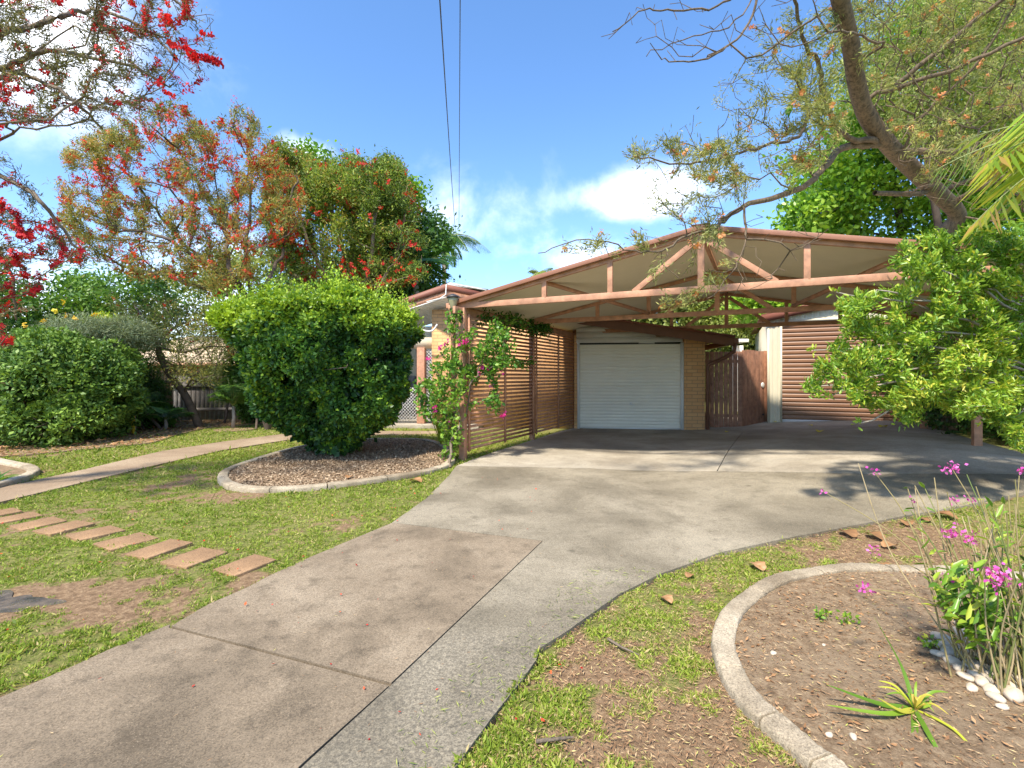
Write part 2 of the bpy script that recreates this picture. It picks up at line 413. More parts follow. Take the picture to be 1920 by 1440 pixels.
# ------------------------------------------------------------------ regions on the ground
L_edge = [(-160, 1385), (0, 1316), (79, 1282), (146, 1252), (202, 1226), (262, 1200), (319, 1177), (394, 1137), (461, 1108), (506, 1084), (575, 1052), (640, 1024), (735, 984)]
Rj = [(1018, 1018), (738, 1288), (575, 1440), (520, 1495), (300, 1700)]
dwl = [U(*p)[:2] for p in L_edge]; rj = [U(*p)[:2] for p in Rj]
c0 = U(320, 1181)[:2]; c1 = U(736, 1290)[:2]
R_edge = [(1920, 926), (1800, 953), (1700, 970), (1600, 989), (1480, 1012), (1350, 1040), (1280, 1066), (1240, 1080), (1160, 1120), (1100, 1163), (1063, 1190), (1012, 1222), (1006, 1243), (983, 1277), (920, 1357), (860, 1440), (820, 1500), (700, 1720)]
rge = [U(*p)[:2] for p in R_edge]
jf = [U(*p)[:2] for p in [(856, 876), (1100, 880), (1345, 886), (1640, 891), (1920, 892)]]
jf_r = np.array([6.2, 5.15])
cross_a = U(1345, 886)[:2]; cross_b = U(1392, 811)[:2]
def inset(a, b, t): return a+(b-a)*t
nslab = sheet('driveway', [dwl[0], *dwl[1:7], c0+[-.0, -.012], c1+[-.012, -.012], rj[2]+[-.012, 0], rj[3]+[-.012, 0], rj[4]+[-.012, 0], np.array([-2.2, .9])], M['slab_brown'], .018)
tag(nslab, kind='structure')
s2 = sheet('driveway', [c0+[0, .006], *dwl[7:], rj[0]+[-.006, -.006], c1+[-.006, .008]], M['slab_brown'], .018); tag(s2, kind='structure')
s3 = sheet('driveway', [rj[4], rj[3], rj[2], c1, rj[0]+[.004, 0], dwl[-1]+[0, .012], U(800, 937)[:2], U(838, 898)[:2], jf[0]-[0, .006], *[p-[0, .006] for p in jf[1:]], jf_r-[0, .006], np.array([5.9, 4.6]), *rge], M['slab_grey'], .018)
tag(s3, kind='structure')
# carport floor, two pours
cpL = [jf[0]+[0, .006], jf[1]+[0, .006], cross_a+[-.006, .006], cross_b+[-.006, 0], np.array([4.9, 13.0]), np.array([1.72, 13.2]), np.array([1.50, 11.75]), U(1050, 810)[:2], U(995, 828)[:2], U(930, 848)[:2], U(880, 866)[:2]]
tag(sheet('carport_floor', cpL, M['slab_car'], .018), kind='structure')
cpR = [cross_a+[.006, .006], jf[3]+[0, .006], jf[4]+[0, .006], jf_r+[0, .006], np.array([6.95, 6.9]), np.array([8.1, 9.2]), np.array([9.8, 12.0]), np.array([6.0, 13.5]), np.array([4.94, 13.0]), cross_b+[.006, 0]]
tag(sheet('carport_floor', cpR, M['slab_car'], .018), kind='structure')
pathA = [U(*p)[:2] for p in [(-200, 1000), (0, 944), (150, 908), (300, 872), (420, 845), (540, 826)]]
pathB = [U(*p)[:2] for p in [(545, 813), (420, 829), (300, 848), (150, 884), (0, 917), (-200, 962)]]
tag(sheet('path', pathA[:-1]+[U(540, 826)[:2], np.array([-3.6, 10.4]), np.array([-1.2, 10.8]), np.array([-1.1, 11.2]), np.array([-3.9, 11.2])]+pathB, M['path'], .016), kind='structure')

bedL = smooth_line([U(*p) for p in [(418, 898), (432, 915), (480, 922), (560, 920), (650, 912), (740, 899), (810, 885), (846, 868), (835, 843), (800, 829), (740, 826), (650, 829), (560, 843), (480, 866), (435, 882)]], 5, True)
bedR_pts = [(2100, 1105), (1920, 1087), (1750, 1077), (1640, 1072), (1540, 1077), (1450, 1100), (1385, 1145), (1357, 1200), (1368, 1262), (1415, 1335), (1490, 1400), (1560, 1462), (1640, 1530)]
bedR = smooth_line([U(*p) for p in bedR_pts], 12)
bedF = smooth_line([U(*p) for p in [(-180, 868), (-60, 862), (20, 874), (62, 885), (40, 902), (-60, 930), (-200, 965)]], 5)

def inpoly(x, y, poly):
    poly = np.asarray(poly)[:, :2]; c = np.zeros(len(x), bool); j = len(poly)-1
    for i in range(len(poly)):
        xi, yi = poly[i]; xj, yj = poly[j]
        m = ((yi > y) != (yj > y))
        with np.errstate(divide='ignore', invalid='ignore'):
            c ^= m & (x < (xj-xi)*(y-yi)/(yj-yi+1e-12)+xi)
        j = i
    return c
bedR_poly = np.r_[bedR[:, :2], [[1.9, .8], [4.5, .8], [4.5, 3.0]]]
bedF_poly = np.r_[bedF[:, :2], [[-9, 4.6], [-9, 7.2]]]
drive_poly = np.array([dwl[0], *dwl[1:], U(800, 937)[:2], U(838, 898)[:2], jf[0], *[U(*p)[:2] for p in [(880, 866), (930, 848), (995, 828), (1050, 810)]], np.array([1.5, 11.75]), np.array([1.7, 13.2]), np.array([6, 13.5]), np.array([9.8, 12]), np.array([8.1, 9.2]), np.array([6.95, 6.9]), jf_r, np.array([5.9, 4.6]), *rge, np.array([-2.2, .9])])
path_poly = np.array(pathA+[np.array([-3.6, 10.4]), np.array([-1.2, 10.8]), np.array([-1.1, 11.2]), np.array([-3.9, 11.2])]+pathB)

# cover of the lawn: 1 = turf, 0 = bare earth
bare = [(60, 1120, .36, .2, 1.0), (200, 1160, .5, .2, .42), (330, 1120, .55, .22, .34), (420, 930, .6, .4, .5), (370, 905, .5, .6, .3), (455, 1085, .4, .18, .6),
        (1120, 1270, .24, .12, .6), (1170, 1340, .3, .12, .4), (1090, 1235, .2, .2, .6), (1330, 1400, .3, .15, .7), (1700, 1010, .6, .5, .9), (1600, 1040, .4, .25, .5), (1050, 1400, .3, .12, .6), (1300, 1320, .2, .3, .45), (1340, 1230, .1, .5, .6)]
bare = [(U(a, b), c, d, e) for a, b, c, d, e in bare]
def cover(x, y):
    p = np.c_[x, y]
    n = fbm(p, 1.7, 3, 4)*1.0+fbm(p, 7, 9, 3)*.55
    base = np.where(x > .3, .86, .84)
    base = np.where((y > 8) & (x < 0), .95, base)
    fn = fbm(p, 12, 77, 3)-.5
    c = base+(n-.78)*np.where(x > .3, .6, 1.3)+fn*np.where(x > .3, 1.7, 1.3)
    for q, rx, ry, wt in bare:
        d2 = ((x-q[0])/rx)**2+((y-q[1])/ry)**2
        c = c-wt*np.exp(-d2)
    return np.clip(c, 0, 1)

# ground sheet: fine near the camera, reaching the horizon
def axis(lo, a, b, hi, st):
    mid_ = np.arange(a, b, st)
    l = a-np.cumsum(st*1.35**np.arange(1, 30)); l = l[l > lo][::-1]
    r = b+np.cumsum(st*1.35**np.arange(1, 30)); r = r[r < hi]
    return np.r_[lo, l, mid_, r, hi]
gx = axis(-600, -9.5, 7.5, 600, .06); gy = axis(-300, .9, 13.5, 900, .06)
GX, GY = np.meshgrid(gx, gy); x = GX.ravel(); y = GY.ravel()
z = gz(x, y)+(fbm(np.c_[x, y], 2.5, 5, 3)-.5)*.02*((y > .5) & (y < 14))
z = z-.004
inb = inpoly(x, y, drive_poly) | inpoly(x, y, path_poly)
z = np.where(inb, gz(x, y)-.03, z)
cv = cover(x, y); cv = np.where(inb, .0, cv)
nx, ny = len(gx), len(gy)
ii = (np.arange(ny-1)[:, None]*nx+np.arange(nx-1)[None]).ravel()
g = G(); g.add(np.c_[x, y, z], np.c_[ii, ii+1, ii+1+nx, ii+nx], cv)
m, nt2, out = new_mat('lawn_soil'); nt = nt2
v = objc(nt); at = N(nt, 'ShaderNodeAttribute', attribute_name='tone').outputs['Fac']
fine = noise(nt, v, 26, 8, .75); vf = noise(nt, v, 130, 4, .7)
soil = ramp(nt, fine, [(.3, (.10, .062, .036)), (.5, (.24, .155, .09)), (.7, (.40, .28, .165))])
turf = ramp(nt, fine, [(.3, (.08, .095, .025)), (.5, (.17, .18, .05)), (.7, (.34, .30, .11))])
f1 = math_(nt, 'ADD', at, math_(nt, 'MULTIPLY', math_(nt, 'SUBTRACT', noise(nt, v, 14, 6, .7), .5), 1.1))
f2 = ramp(nt, f1, [(.35, (0, 0, 0)), (.62, (1, 1, 1))])
col = mixc(nt, f2, soil, turf)
col = mixc(nt, math_(nt, 'MULTIPLY', ramp(nt, vf, [(.58, (0, 0, 0)), (.66, (1, 1, 1))]), .5), col, (.42, .30, .17))
princ(nt, out, col, .95, bump(nt, math_(nt, 'ADD', fine, math_(nt, 'MULTIPLY', vf, .5)), .9, .02), spec=.1)
M['ground'] = m
gnd = g.build('ground', M['ground'], loc=(0, 0, 0), smooth=True); tag(gnd, kind='structure')

# wet mud patch
m, nt, out = new_mat('wet_mud'); v = objc(nt)
col = ramp(nt, noise(nt, v, 12, 8, .7), [(.35, (.03, .025, .02)), (.55, (.10, .078, .055)), (.72, (.20, .15, .10))])
princ(nt, out, col, ramp(nt, noise(nt, v, 4, 4), [(.42, (.12, .12, .12)), (.55, (.8, .8, .8))]), bump(nt, noise(nt, v, 25, 6, .7), .6, .012))
M['mud'] = m
mc = U(20, 1135); pm = []
for k in range(70):
    a = k/70*2*math.pi; rr = 1+.28*math.sin(3*a+1)+.14*math.sin(7*a)+.08*math.sin(11*a)
    pm.append((mc[0]-.10+math.cos(a)*.26*rr, mc[1]+math.sin(a)*.16*rr))
tag(sheet('mud', pm, M['mud'], .001, .08, .04), 'dark wet mud patch in the lawn at the left edge', 'mud', kind='structure')

# beds
m, nt, out = new_mat('bed_soil'); v = objc(nt)
fine = noise(nt, v, 22, 9, .78); big = noise(nt, v, 2.2, 5)
soil = ramp(nt, fine, [(.32, (.10, .065, .038)), (.5, (.245, .17, .103)), (.68, (.40, .30, .19))])
soil = mixc(nt, ramp(nt, big, [(.5, (0, 0, 0)), (.62, (.6, .6, .6))]), soil, (.27, .20, .13))
princ(nt, out, soil, .95, bump(nt, fine, 1, .02), spec=.1); M['soil'] = m
tag(sheet('garden_soil', bedL, M['chips_soil'] if 'chips_soil' in M else M['soil'], .035, .3, .06), kind='structure')
tag(sheet('garden_soil', bedR_poly, M['soil'], .022, .25, .05), kind='structure')
tag(sheet('garden_soil', bedF_poly, M['soil'], .022, .3, .05), kind='structure')

def kerb(line, wdt, hgt, closed, name, label, cuts, seed=1):
    root = empty(name, (*line[len(line)//2][:2], float(gz(*line[len(line)//2][:2]))), label, 'garden edging')
    n = len(line); d = (np.roll(line, -1, 0)-np.roll(line, 1, 0)) if closed else np.gradient(line, axis=0)
    d[:, 2] = 0; d /= np.linalg.norm(d, axis=1)[:, None]; sd = np.c_[-d[:, 1], d[:, 0], np.zeros(n)]
    prof = [(-.5, -.06), (-.5, .55), (-.45, .8), (-.36, .92), (.3, 1), (.42, .93), (.5, .75), (.5, -.06)]
    edges = list(range(n+1)) if closed else list(range(n))
    segs = np.array_split(edges, cuts)
    for si, sg in enumerate(segs):
        sg = list(sg)
        if si < len(segs)-1: sg.append(segs[si+1][0])
        g = G(); rows = []
        for q, i in enumerate(sg):
            i = i % n; p = line[i].copy(); z0 = float(gz(p[0], p[1]))
            if q == 0: p = p+d[i]*.006
            if q == len(sg)-1: p = p-d[i]*.006
            for a, b in prof:
                jit = 1+.02*math.sin(i*1.7+seed)+.02*math.sin(i*4.1)
                rows.append((p[0]+sd[i][0]*a*wdt*jit, p[1]+sd[i][1]*a*wdt*jit, z0+b*hgt+.005*math.sin(i*.35)+random.gauss(0, .0022)))
        k = len(prof); m_ = len(sg); f = []
        for r_ in range(m_-1):
            for c_ in range(k-1):
                f.append((r_*k+c_, r_*k+c_+1, (r_+1)*k+c_+1, (r_+1)*k+c_))
        for r_ in (0, m_-1): b0 = r_*k; f += [(b0, b0+1, b0+6, b0+7), (b0+1, b0+2, b0+5, b0+6), (b0+2, b0+3, b0+4, b0+5)]
        g.add(rows, f); g.build('kerb_segment', M['kerb'], root, smooth=False, bevel=.006)
kerb(bedL, .12, .06, True, 'garden_edging', 'oval pale concrete edging round the mulch bed under the big clipped bush', 14)
kerb(bedR, .105, .045, False, 'garden_edging', 'cracked curved concrete edging of the bare soil bed in the right foreground', 9, 3)
kerb(bedF, .13, .07, False, 'garden_edging', 'short curved concrete edging at the left edge beyond the footpath', 5, 5)

# stepping stones
stones = [(460, 1061, 50), (365, 1047, 50), (300, 1031, 48), (237, 1016, 46), (180, 1001, 42), (121, 991, 42), (72, 983, 40), (28, 973, 38), (-12, 966, 34)]
words = ['nearest the driveway, the largest in view', 'second from the driveway', 'third from the driveway', 'fourth from the driveway', 'fifth from the driveway', 'sixth from the driveway', 'seventh from the driveway', 'eighth from the driveway', 'ninth from the driveway, cut by the left edge']
dirp = (U(540, 826)-U(0, 930))[:2]; dirp /= np.linalg.norm(dirp)
for i, (px, py, _) in enumerate(stones):
    c = U(px, py)
    g = G(); g.box((-.155, -.13, -.03), (.155, .13, .014))
    me_ = g.build('stepping_stone', M['paver'], loc=(0, 0, 0), bevel=.006)
    me_.location = (c[0], c[1], c[2]-.001+.002*(i % 3)); me_.rotation_euler = (rad(random.uniform(-1, 1)), rad(random.uniform(-1, 1)), math.atan2(dirp[1], dirp[0])-.22+random.uniform(-.11, .11))
    me_.scale = (random.uniform(.92, 1.1), random.uniform(.88, 1.08), 1)
    tag(me_, 'square sandy paver in the lawn, ' + words[i], 'stepping stone', 'stepping stones across the lawn')
stone_c = np.array([U(a, b)[:2] for a, b, _ in stones])

# ------------------------------------------------------------------ lawn blades
def grass_pts(n, y0, y1, pw):
    u = R.random(n); Y = (y0**(1-pw)+u*(y1**(1-pw)-y0**(1-pw)))**(1/(1-pw))
    X = (R.random(n)*2-1)*(Y*1.18+.3); return X, Y
X, Y = grass_pts(1500000, 1.2, 13.5, 1.15)
jx = .05*(fbm(np.c_[X, Y], 9, 88, 2)-.5)*2; ok = ~(inpoly(X+jx, Y+jx, drive_poly) | inpoly(X, Y, bedR_poly) | inpoly(X, Y, bedF_poly) | inpoly(X, Y, bedL[:, :2]) | inpoly(X, Y, path_poly)) & (X > -9.2) & ~((X > 4.3) & (Y > 4.2)) & ~((X > -1.0) & (Y > 10.9)) & ~((X > 1.3) & (Y > 5))
X, Y = X[ok], Y[ok]
c = cover(X, Y); mic = fbm(np.c_[X, Y], 16, 21, 2)
keep = R.random(len(X)) < np.clip((c-.22)*2.2, 0.0, 1)*np.clip((mic-.28)*2.6, .04, 1)*.85
for sx, sy in stone_c:
    keep &= ~((abs(X-sx) < .15) & (abs(Y-sy) < .09))
X, Y, c, mic = X[keep], Y[keep], c[keep], mic[keep]
if len(X) > 480000:
    q = R.permutation(len(X))[:480000]; X, Y, c, mic = X[q], Y[q], c[q], mic[q]
n = len(X); d = R.normal(size=(n, 3)); d[:, 2] = abs(d[:, 2])*.55+.35
sz = (.015+.015*R.random(n))*(.65+.5*c)*np.clip(Y/4.5, .85, 1.7)*np.where(R.random(n) < .07, 1.7, 1)
tone = np.clip(.45+.5*(fbm(np.c_[X, Y], 1.1, 31, 3)-.5)+R.normal(size=n)*.2+np.where(R.random(n) < .22*(1.5-c), .6, 0)+np.where(X > .3, .08, 0), 0, 1)
g = G(); g.leaves(np.c_[X, Y, gz(X, Y)-.004+.004*R.random(n)+.018*inpoly(X, Y, drive_poly)], d, rdir(n), sz, sz*(.16+.14*R.random(n)), tone)
tag(g.build('grass', M['grass'], loc=(0, 0, 0)), 'patchy green lawn grass on both sides of the driveway', 'grass', kind='stuff')

# dry litter on the right verge and on the soil bed
def litter(name, n, region, size, mat, label, lim=None, dz=.03, flat=.12, wr=.16):
    Xs = []; Ys = []; k = 0
    X = region[0]+R.random(n*6)*(region[1]-region[0]); Y = region[2]+R.random(n*6)*(region[3]-region[2])
    ok = lim(X, Y); X, Y = X[ok][:n], Y[ok][:n]; k = len(X)
    d = R.normal(size=(k, 3)); d[:, 2] *= flat
    nn = R.normal(size=(k, 3))*.35; nn[:, 2] += 1
    s_ = size*(.4+R.random(k)*1.2)
    g = G(); g.leaves(np.c_[X, Y, gz(X, Y)+dz+R.random(k)*.008], d, nn, s_, s_*wr, R.random(k))
    return tag(g.build(name, mat, loc=(0, 0, 0)), label, 'litter', kind='stuff')
inR = lambda X, Y: inpoly(X, Y, bedR_poly)
litter('leaf_litter', 14000, (.7, 4.0, 1.2, 3.2), .017, M['straw'], 'dry twigs and leaf crumbs over the soil bed in the right foreground', inR, .024)
litter('leaf_litter', 2400, (.7, 4.0, 1.2, 3.2), .021, M['dryleaf'], 'larger brown leaf scraps over the soil bed in the right foreground', inR, .026, .2, .4)
outR = lambda X, Y: (~inpoly(X, Y, bedR_poly)) & (~inpoly(X, Y, drive_poly)) & (R.random(len(X)) < np.clip(1.25-cover(X, Y), .08, 1))
litter('leaf_litter', 22000, (-.2, 4.8, 1.3, 4.6), .018, M['straw'], 'dry straw and leaf crumbs in the worn verge right of the driveway', outR, .004)
inL = lambda X, Y: inpoly(X, Y, bedL[:, :2])
litter('mulch', 34000, (-5, 0, 4.5, 11), .027, M['chips'], 'coarse brown bark mulch in the oval bed under the clipped bush', inL, .038, .35, .55)
onD = lambda X, Y: inpoly(X, Y, drive_poly) & (Y < 6.2)
litter('leaf_litter', 700, (-2.4, 4, 1.4, 6.2), .016, M['straw'], 'tiny pale straw bits strewn on the driveway concrete', onD, .021, .05, .12)
onS = lambda X, Y: inpoly(X, Y, drive_poly) & (Y < 3.4) & (X > -.4) & (((X-.05)+(Y-2)*-.6) > -.3)
litter('leaf_litter', 500, (-.4, 1.0, 1.4, 3.2), .028, M['haze_green'], 'yellowish curled casuarina bits on the dark driveway strip', onS, .022, .08, .10)
onB = lambda X, Y: (X < .5)
litter('petals', 230, (-4.5, .3, 1.5, 6.5), .016, M['red'], 'tiny red bottlebrush petals scattered on lawn and driveway', onB, .022, .3, .6)

# fallen leaves, individual
fl = [(1590, 1005, .16), (1640, 1010, .15), (1668, 1028, .12), (1772, 972, .17), (1735, 978, .12), (1420, 1067, .13), (1293, 1084, .07), (1250, 1130, .09), (1700, 985, .13), (1655, 1065, .1), (1345, 1190, .05), (780, 905, .18), (655, 903, .12)]
flw = ['the left of the brown cluster at the driveway edge', 'the middle of the brown cluster at the driveway edge', 'the right of the brown cluster at the driveway edge', 'deep orange, by the pink flower stalks', 'pale, beside the deep orange leaf', 'curled, just behind the right kerb', 'small, alone on the right verge by the driveway', 'pale beige oval, on green grass right of the driveway', 'between the brown cluster and the deep orange leaf', 'lying against the back of the right kerb', 'small, against the left side of the right kerb', 'on grass in front of the mulch bed, toward the post', 'on the mulch by the front kerb of the oval bed']
def fallen(c, s, mat, label, rz, tone):
    g = G(); k = 7; rows = []
    for i in range(k):
        t = i/(k-1); wd = .34*s*math.sin(math.pi*min(1, t*.92+.06))**.7*(1+.25*(i % 2))
        zc = .02*s/.1*math.sin(t*3.1)*.6+.004
        for j in (-1, -.5, 0, .5, 1): rows.append(((t-.5)*s, j*wd, zc+abs(j)*.25*wd*(1+.4*math.sin(3*t+j))))
    f = [(i*5+j, i*5+j+1, (i+1)*5+j+1, (i+1)*5+j) for i in range(k-1) for j in range(4)]
    g.add(rows, f, np.clip(tone*.7+R.normal(size=len(rows))*.18, 0, 1)); o = g.build('fallen_leaf', mat, loc=(0, 0, 0), smooth=True)
    o.location = tuple(c); o.rotation_euler = (0, 0, rz); return tag(o, label, 'leaf')
for (px, py, s), wd in zip(fl, flw):
    p = U(px, py); p[2] += .012 if px != 655 else .05
    tag(fallen(p, s, M['dryleaf'], 'fallen dry leaf, '+wd, random.random()*6, random.random()), group='fallen dry leaves')
yl = [(1537, 812, .16), (1520, 800, .09), (1655, 803, .17), (1493, 790, .14), (1453, 793, .1), (1363, 812, .09)]
ylw = ['in the shade before the brown roller door', 'small, behind the larger one before the brown roller door', 'bigger, near the lime shrub tips before the brown door', 'at the left foot of the brown roller door', 'under the cream steel jamb', 'alone below the timber gate']
for (px, py, s), wd in zip(yl, ylw):
    p = U(px, py); p[2] += .022
    tag(fallen(p, s*1.1, M['yellowleaf'], 'yellow fallen leaf on the concrete, '+wd, random.random()*6, random.random()), group='yellow leaves on the concrete')

# ------------------------------------------------------------------ carport
O2 = np.array([-.76, 7.45]); A2 = np.array([.915, -.404]); B2 = np.array([.46, .888]); SP = 6.88; LN = 5.06
def C(u, v, z):
    q = O2+A2*u+B2*v; return np.array([q[0], q[1], z])
EZ, RZ = 2.42, 3.12
car = empty('carport', C(0, 0, 0), 'open gabled timber carport with terracotta trusses and slatted side screen', 'carport')
for u, v in [(0, 0), (0, LN/2), (0, LN), (SP, 0), (SP, LN/2), (SP, LN)]:
    q = C(u, v, 0); z0 = float(gz(q[0], q[1]))
    G().beam(C(u, v, z0-.03), C(u, v, EZ-.06), .095, .095, up=(A2[0], A2[1], 0)).build('post', M['timber'], car, bevel=.004)
def truss(v):
    g = G(); hs = SP/2
    top = lambda u: EZ+.02+(RZ-EZ-.02)*(1-abs(u-hs)/hs)
    up = (0, 0, 1)
    g.beam(C(-.10, v, EZ-.03), C(hs, v, EZ-.028), .045, .085); g.beam(C(hs, v, EZ-.028), C(SP+.1, v, EZ-.03), .045, .085)
    g.beam(C(-.10, v, EZ-.03), C(hs, v, RZ-.018), .044, .06); g.beam(C(hs, v, RZ-.018), C(SP+.10, v, EZ-.03), .044, .06)
    for du, off in ((1.15, .0), (2.1, 0)):
        for s_ in (-1, 1):
            u = hs+s_*du; g.beam(C(u, v-.002, EZ), C(u, v-.002, top(u)-.02), .07, .04, up=(B2[0], B2[1], 0))
    g.beam(C(hs, v-.003, EZ), C(hs, v-.003, RZ-.05), .08, .04, up=(B2[0], B2[1], 0))
    for s_ in (-1, 1): g.beam(C(hs+s_*.84, v+.003, EZ), C(hs+s_*.05, v+.003, RZ-.10), .07, .038, up=(B2[0], B2[1], 0))
    return g.build('truss', M['timber'], car, bevel=.003)
for v in (0, LN/2, LN): truss(v)
# braces between trusses under the roof
for s_, (u0, u1) in enumerate([(1.15, 2.3), (SP-1.15, SP-2.3)]):
    G().beam(C(u0, .05, EZ+.30), C(u1, LN/2-.05, EZ+.02), .05, .05).build('brace', M['timber'], car)
# purlins and side beams
g = G()
for u in (.0, SP): G().beam(C(u, -.25, EZ-.12), C(u, LN+.1, EZ-.12), .045, .11).build('side_beam', M['timber'], car, bevel=.003)
g = G().beam(C(SP/2, -.03, RZ-.01), C(SP/2, LN+.1, RZ-.01), .05, .05); g.build('ridge_beam', M['timber'], car)
# roof sheeting, ribbed
g = G(); nv = 120; V0, V1 = -.07, LN+.22
vv = np.linspace(V0, V1, nv*4+1)
def rib(i): return (0, .022, .022, 0)[i % 4]
for s_ in (-1, 1):
    rows = []
    for i, vx in enumerate(vv):
        for t in (0, .25, .5, .75, 1):
            u = SP/2+s_*t*(SP/2+.16); z_ = RZ+.028-(RZ-EZ)*t*1.046+rib(i)
            rows.append(C(u, vx, z_))
    f = [(i*5+j, i*5+j+1, (i+1)*5+j+1, (i+1)*5+j) for i in range(len(vv)-1) for j in range(4)]
    g.add(rows, f)
roof = g.build('roof', M['soffit'], car)
g = G()
g.beam(C(-.17, -.085, EZ+.0), C(SP/2, -.085, RZ+.035), .03, .06); g.beam(C(SP/2, -.085, RZ+.035), C(SP+.17, -.085, EZ+.0), .03, .06)
g.build('barge_board', M['rooftop'], roof, bevel=.003)
g = G().beam(C(SP/2, -.09, RZ+.072), C(SP/2, LN+.2, RZ+.072), .22, .012); g.build('ridge_cap', M['rooftop'], roof)
g = G()
for u in (-.2, SP+.2): G().beam(C(u, -.10, EZ-.03), C(u, LN+.2, EZ-.03), .09, .085).build('gutter', M['timber'], roof, bevel=.008)
g = G(); q = C(-.15, .02, 0)
g.tube([C(-.17, -.1, EZ-.02), C(-.17, -.06, EZ-.12), C(-.15, -.04, EZ-.3), C(-.15, -.04, .02)], .038, 8); g.build('downpipe', M['timber'], car, smooth=True)
# side screens (two bays)
for k in range(2):
    g = G(); v0, v1 = k*LN/2+.055, (k+1)*LN/2-.055
    nsl = 31
    for i in range(nsl):
        z_ = .16+i*(2.22-.16)/(nsl-1)+random.uniform(-.003, .003)
        g.beam(C(.035, v0, z_), C(.035, v1, z_+random.uniform(-.004, .004)), .018, .040)
    for vm in (v0+.02, (v0+v1)/2, v1-.02): g.beam(C(.062, vm, .12), C(.062, vm, 2.26), .04, .028, up=(A2[0], A2[1], 0))
    g.build('slat_screen', M['timber'], car)
# lamp on corner post
lp = C(-.10, -.12, EZ-.02)
lamp = empty('lamp', C(-.03, -.06, EZ-.2), 'small black lantern lamp with glass bowl on the carport corner post', 'lamp')
g = G(); g.tube([lp+[0, 0, -.10], lp+[0, 0, -.03], lp+[0, 0, .05], lp+[0, 0, .10]], [.03, .045, .075, .085], 8); g.build('lamp_glass', paint('smoky_glass', (.35, .33, .2), .15, .1, 5), lamp, smooth=True)
g = G(); g.tube([lp+[0, 0, .10], lp+[0, 0, .125], lp+[0, 0, .16]], [.105, .10, .03], 8); g.build('lamp_cap', M['black'], lamp, smooth=True)
g = G(); g.tube([C(-.03, -.055, EZ-.16), lp+[0, 0, -.14], lp+[0, 0, -.09]], [.022, .02, .03], 8); g.tube([C(0, -.05, EZ-.22), C(0, -.085, EZ-.22)], .04, 8); g.build('bracket', M['black'], lamp, smooth=True)

# ------------------------------------------------------------------ brick garage + house (one house)
m, nt, out = new_mat('cream_brick'); v = objc(nt)
sp = N(nt, 'ShaderNodeSeparateXYZ'); nt.links.new(v, sp.inputs[0])
cb = N(nt, 'ShaderNodeCombineXYZ'); nt.links.new(math_(nt, 'ADD', sp.outputs[0], sp.outputs[1]), cb.inputs[0]); nt.links.new(sp.outputs[2], cb.inputs[1])
def brick(nt, vec, c1, c2, mort):
    b = N(nt, 'ShaderNodeTexBrick'); nt.links.new(vec, b.inputs['Vector']); b.inputs['Scale'].default_value = 1
    b.inputs['Brick Width'].default_value = .24; b.inputs['Row Height'].default_value = .086; b.inputs['Mortar Size'].default_value = .006
    b.inputs['Mortar Smooth'].default_value = .2; b.inputs['Bias'].default_value = 0
    b.inputs['Color1'].default_value = rgb(c1); b.inputs['Color2'].default_value = rgb(c2); b.inputs['Mortar'].default_value = rgb(mort); return b
b = brick(nt, cb.outputs[0], (.66, .38, .17), (.56, .29, .12), (.24, .16, .10))
nn = noise(nt, v, 40, 6, .7)
col = mixc(nt, math_(nt, 'MULTIPLY', nn, .5), b.outputs['Color'], (.62, .36, .18))
princ(nt, out, col, .85, bump(nt, math_(nt, 'SUBTRACT', math_(nt, 'MULTIPLY', nn, .3), b.outputs['Fac']), .7, .008), spec=.2); M['brick'] = m

d0 = U(1085, 805); d1 = U(1280, 808)
d0 = np.array([1.62, 11.72, 0]); d1 = np.array([4.04, 11.38, 0])
hd = (d1-d0)[:2]; hd /= np.linalg.norm(hd); rzh = math.atan2(hd[1], hd[0])
house = empty('brick_house', d0, 'cream brick house with white roller door garage and low rust brown roof', 'house', rz=rzh); house['local'] = True
def Lh(x, y): # world -> house local
    q = np.array([x, y])-d0[:2]; return np.array([q@hd, q@np.array([-hd[1], hd[0]])])
W = 2.45
# brick: pier right, side wall, wall left (behind screen), 
g = G(); g.box((W+.03, -.02, -.05), (W+.50, .55, 2.25)); g.box((W+.32, .55, -.05), (W+.50, 7.0, 2.25))
g.box((-.10, .02, -.05), (-.03, .9, 2.3))
g.build('garage_wall', M['brick'], house, bevel=.004)
g = G(); g.box((-3.35, .10, -.05), (-.14, .35, 2.75)); g.box((-3.62, -.25, -.05), (-2.78, .10, 2.95)); g.build('wall', M['brick'], house)
# roller door
def roller(w, h, pitch=.076, depth=.022):
    g = G(); n = int(h/pitch); zs = []; ys = []
    for i in range(n):
        z0 = i*h/n; p = h/n
        for t, yy in ((0, 0), (.12, -depth*.9), (.3, -depth), (.7, -depth), (.88, -depth*.9)): zs.append(z0+t*p); ys.append(yy)
    zs.append(h); ys.append(0)
    rows = []
    for zz, yy in zip(zs, ys): rows += [(0, yy, zz), (w, yy, zz)]
    g.add(rows, [(2*i, 2*i+1, 2*i+3, 2*i+2) for i in range(len(zs)-1)]); return g
def moved(g, dx, dy, dz):
    g.v = [v+np.array([dx, dy, dz]) for v in g.v]; return g
rd = moved(roller(W-.06, 2.03), .03, .10, .04).build('roller_door', M['rollwhite'], house)
moved(G().box((0, 0, 0), (W-.06, .03, .05)), .03, .075, .0).build('bottom_rail', M['white'], rd)
G().box((W/2-.02, .045, .60), (W/2+.12, .075, .615)).tube([(W/2+.03, .07, .64), (W/2+.03, .05, .64)], .028, 8).build('handle', M['white'], rd)
for a, b_ in ((-.028, .034), (W-.034, W+.027)): G().box((a, -.01, -.03), (b_, .12, 2.10)).build('door_jamb', M['white'], house)
